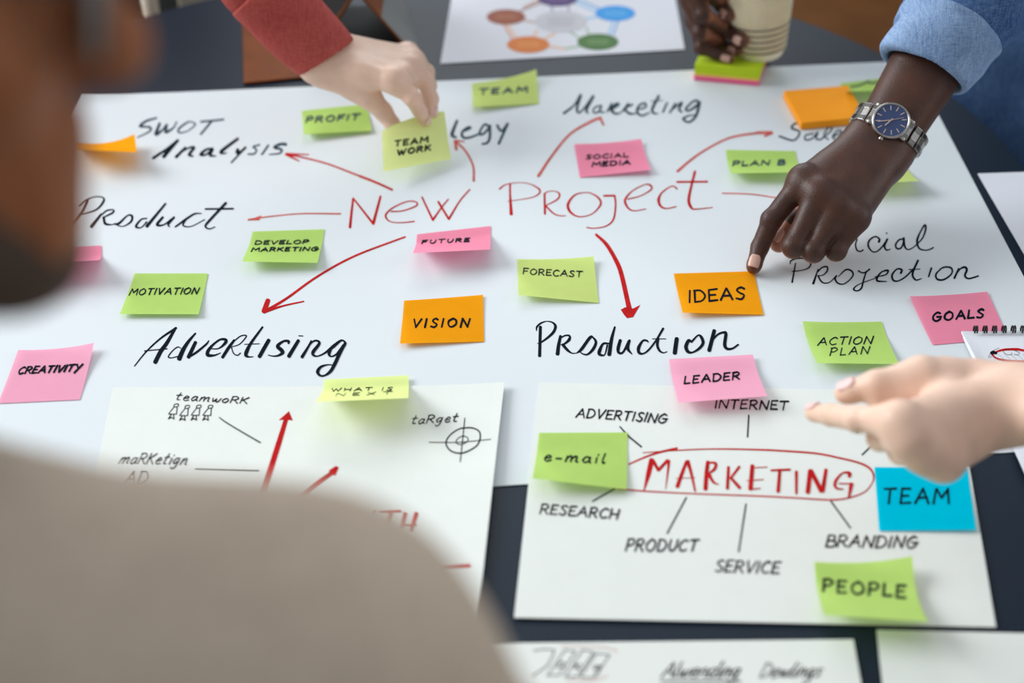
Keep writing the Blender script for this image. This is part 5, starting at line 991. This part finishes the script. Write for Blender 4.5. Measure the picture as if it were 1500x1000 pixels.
k = Ink(sp); k.stroke([(700, 540), (760, 600), (900, 640), (1222, 660), (1500, 640), (1620, 580), (1500, 500), (1222, 480), (1100, 462), (900, 468), (780, 500), (720, 530)], [26, 28, 34, 38, 34, 28, 30, 36, 42, 36, 30, 26], True, n_); k.build('drawn_outline', M['red'], nb)
k = Ink(sp, .0003); k.stroke([(690, 525), (720, 515), (770, 525)], [50, 62, 40], True, n_); k.build('drawn_blot', M['ink_soft'], nb)
k = Ink(sp, .0003); k.stroke([(820, 440), (740, 475), (680, 530), (640, 590), (680, 590), (720, 540)], 5, True, n_); k.build('drawn_line', M['ink_soft'], nb)
k = Ink(sp, .0003); k.stroke([(1000, 460), (900, 470), (890, 510), (950, 550), (1020, 545), (1020, 520)], 6, True, n_); k.build('drawn_line', M['ink_soft'], nb)
k = Ink(sp, .0003); k.stroke([(1060, 545), (1120, 555), (1140, 515), (1060, 480)], 6, True, n_); k.build('drawn_line', M['ink_soft'], nb)
for x in (800, 900, 1000, 1100, 1200):
    k = Ink(sp, .0003); k.stroke([(x, 540), (x+110, 640)], 2.5, True, n_); k.build('drawn_line', M['ink_soft'], nb)
zt = TLn+V(0, 0, .0128)
for i in range(16):
    for j in (0, 1):
        x0 = .0068+i*.0087+j*.0022; c = TLn+ex*x0+V(0, 0, .0095); r_ = .0068
        pts = [c+ex*(.0042*(t+.9)/4.7)-ey*(r_*.8*math.sin(t))+V(0, 0, r_*math.cos(t))+ey*.001 for t in np.linspace(-1.1, math.pi+.7, 18)]
        mb = MB(); mb.tube(pts, .00075, 6); mb.build('wire_ring', M['wire'], nb, True)

# ------------------------------------------------------------------ seats beyond the table
ch = empty('chair', (.62, 2.46, 0)); tag(ch, 'dark brown leather chair behind the table between the cup and the denim shirt', 'chair')
fs = Field((.20, 2.02, .30), (1.04, 2.95, 1.0), .009); F = fs.new(.08); fs.ell(F, V(.62, 2.42, .47), (.33, .33, .10), None, .04); field_obj(fs, F, 'seat', M['leather_dark'], ch)
F = fs.new(.08); fs.ell(F, V(.62, 2.76, .72), (.32, .08, .24), None, .04); field_obj(fs, F, 'backrest', M['leather_dark'], ch)
for sx in (-.22, .22):
    for sy in (-.2, .2): mb = MB(); mb.tube([V(.62+sx, 2.46+sy, .42), V(.62+sx*1.1, 2.46+sy*1.1, 0)], [.018, .014], 12); mb.build('leg', M['metal_leg'], ch, True)
pA = PY(221, 20, 1.97); pB = PY(264, 12, 1.99); pC = PY(345, -8, 1.99)
c2 = empty('chair', (float(pB[0]), 1.95, 0)); tag(c2, 'chair with pale wooden frame tucked at the far left edge of the table', 'chair')
mb = MB(); mb.tube([V(pA[0], 1.97, .0), V(pA[0], 1.97, .95)], .0125, 14); mb.build('back_post', M['beige_wood'], c2, True)
mb = MB(); mb.tube([V(pC[0]+.05, 1.99, .0), V(pC[0]+.05, 1.99, .95)], .0125, 14); mb.build('back_post', M['beige_wood'], c2, True)
mb = MB(); mb.box(V((pB[0]+pC[0]+.1)/2, 1.985, .73), float(pC[0]+.1-pB[0]), .02, .11); mb.build('back_slat', M['beige_wood'], c2, bevel=.006)
mb = MB(); mb.box(V((pA[0]+pC[0])/2, 1.80, .46), .26, .34, .04); mb.build('seat', M['seat_black'], c2, bevel=.012)
for x_ in (pA[0]+.01, pC[0]+.03): mb = MB(); mb.tube([V(x_, 1.65, .44), V(x_, 1.64, 0)], .014, 12); mb.build('leg', M['beige_wood'], c2, True)
mb = MB(); mb.box(V((pA[0]+pC[0])/2, 1.955, .46), float(pC[0]-pA[0]+.06), .03, .05); mb.build('rail', M['beige_wood'], c2, bevel=.006)
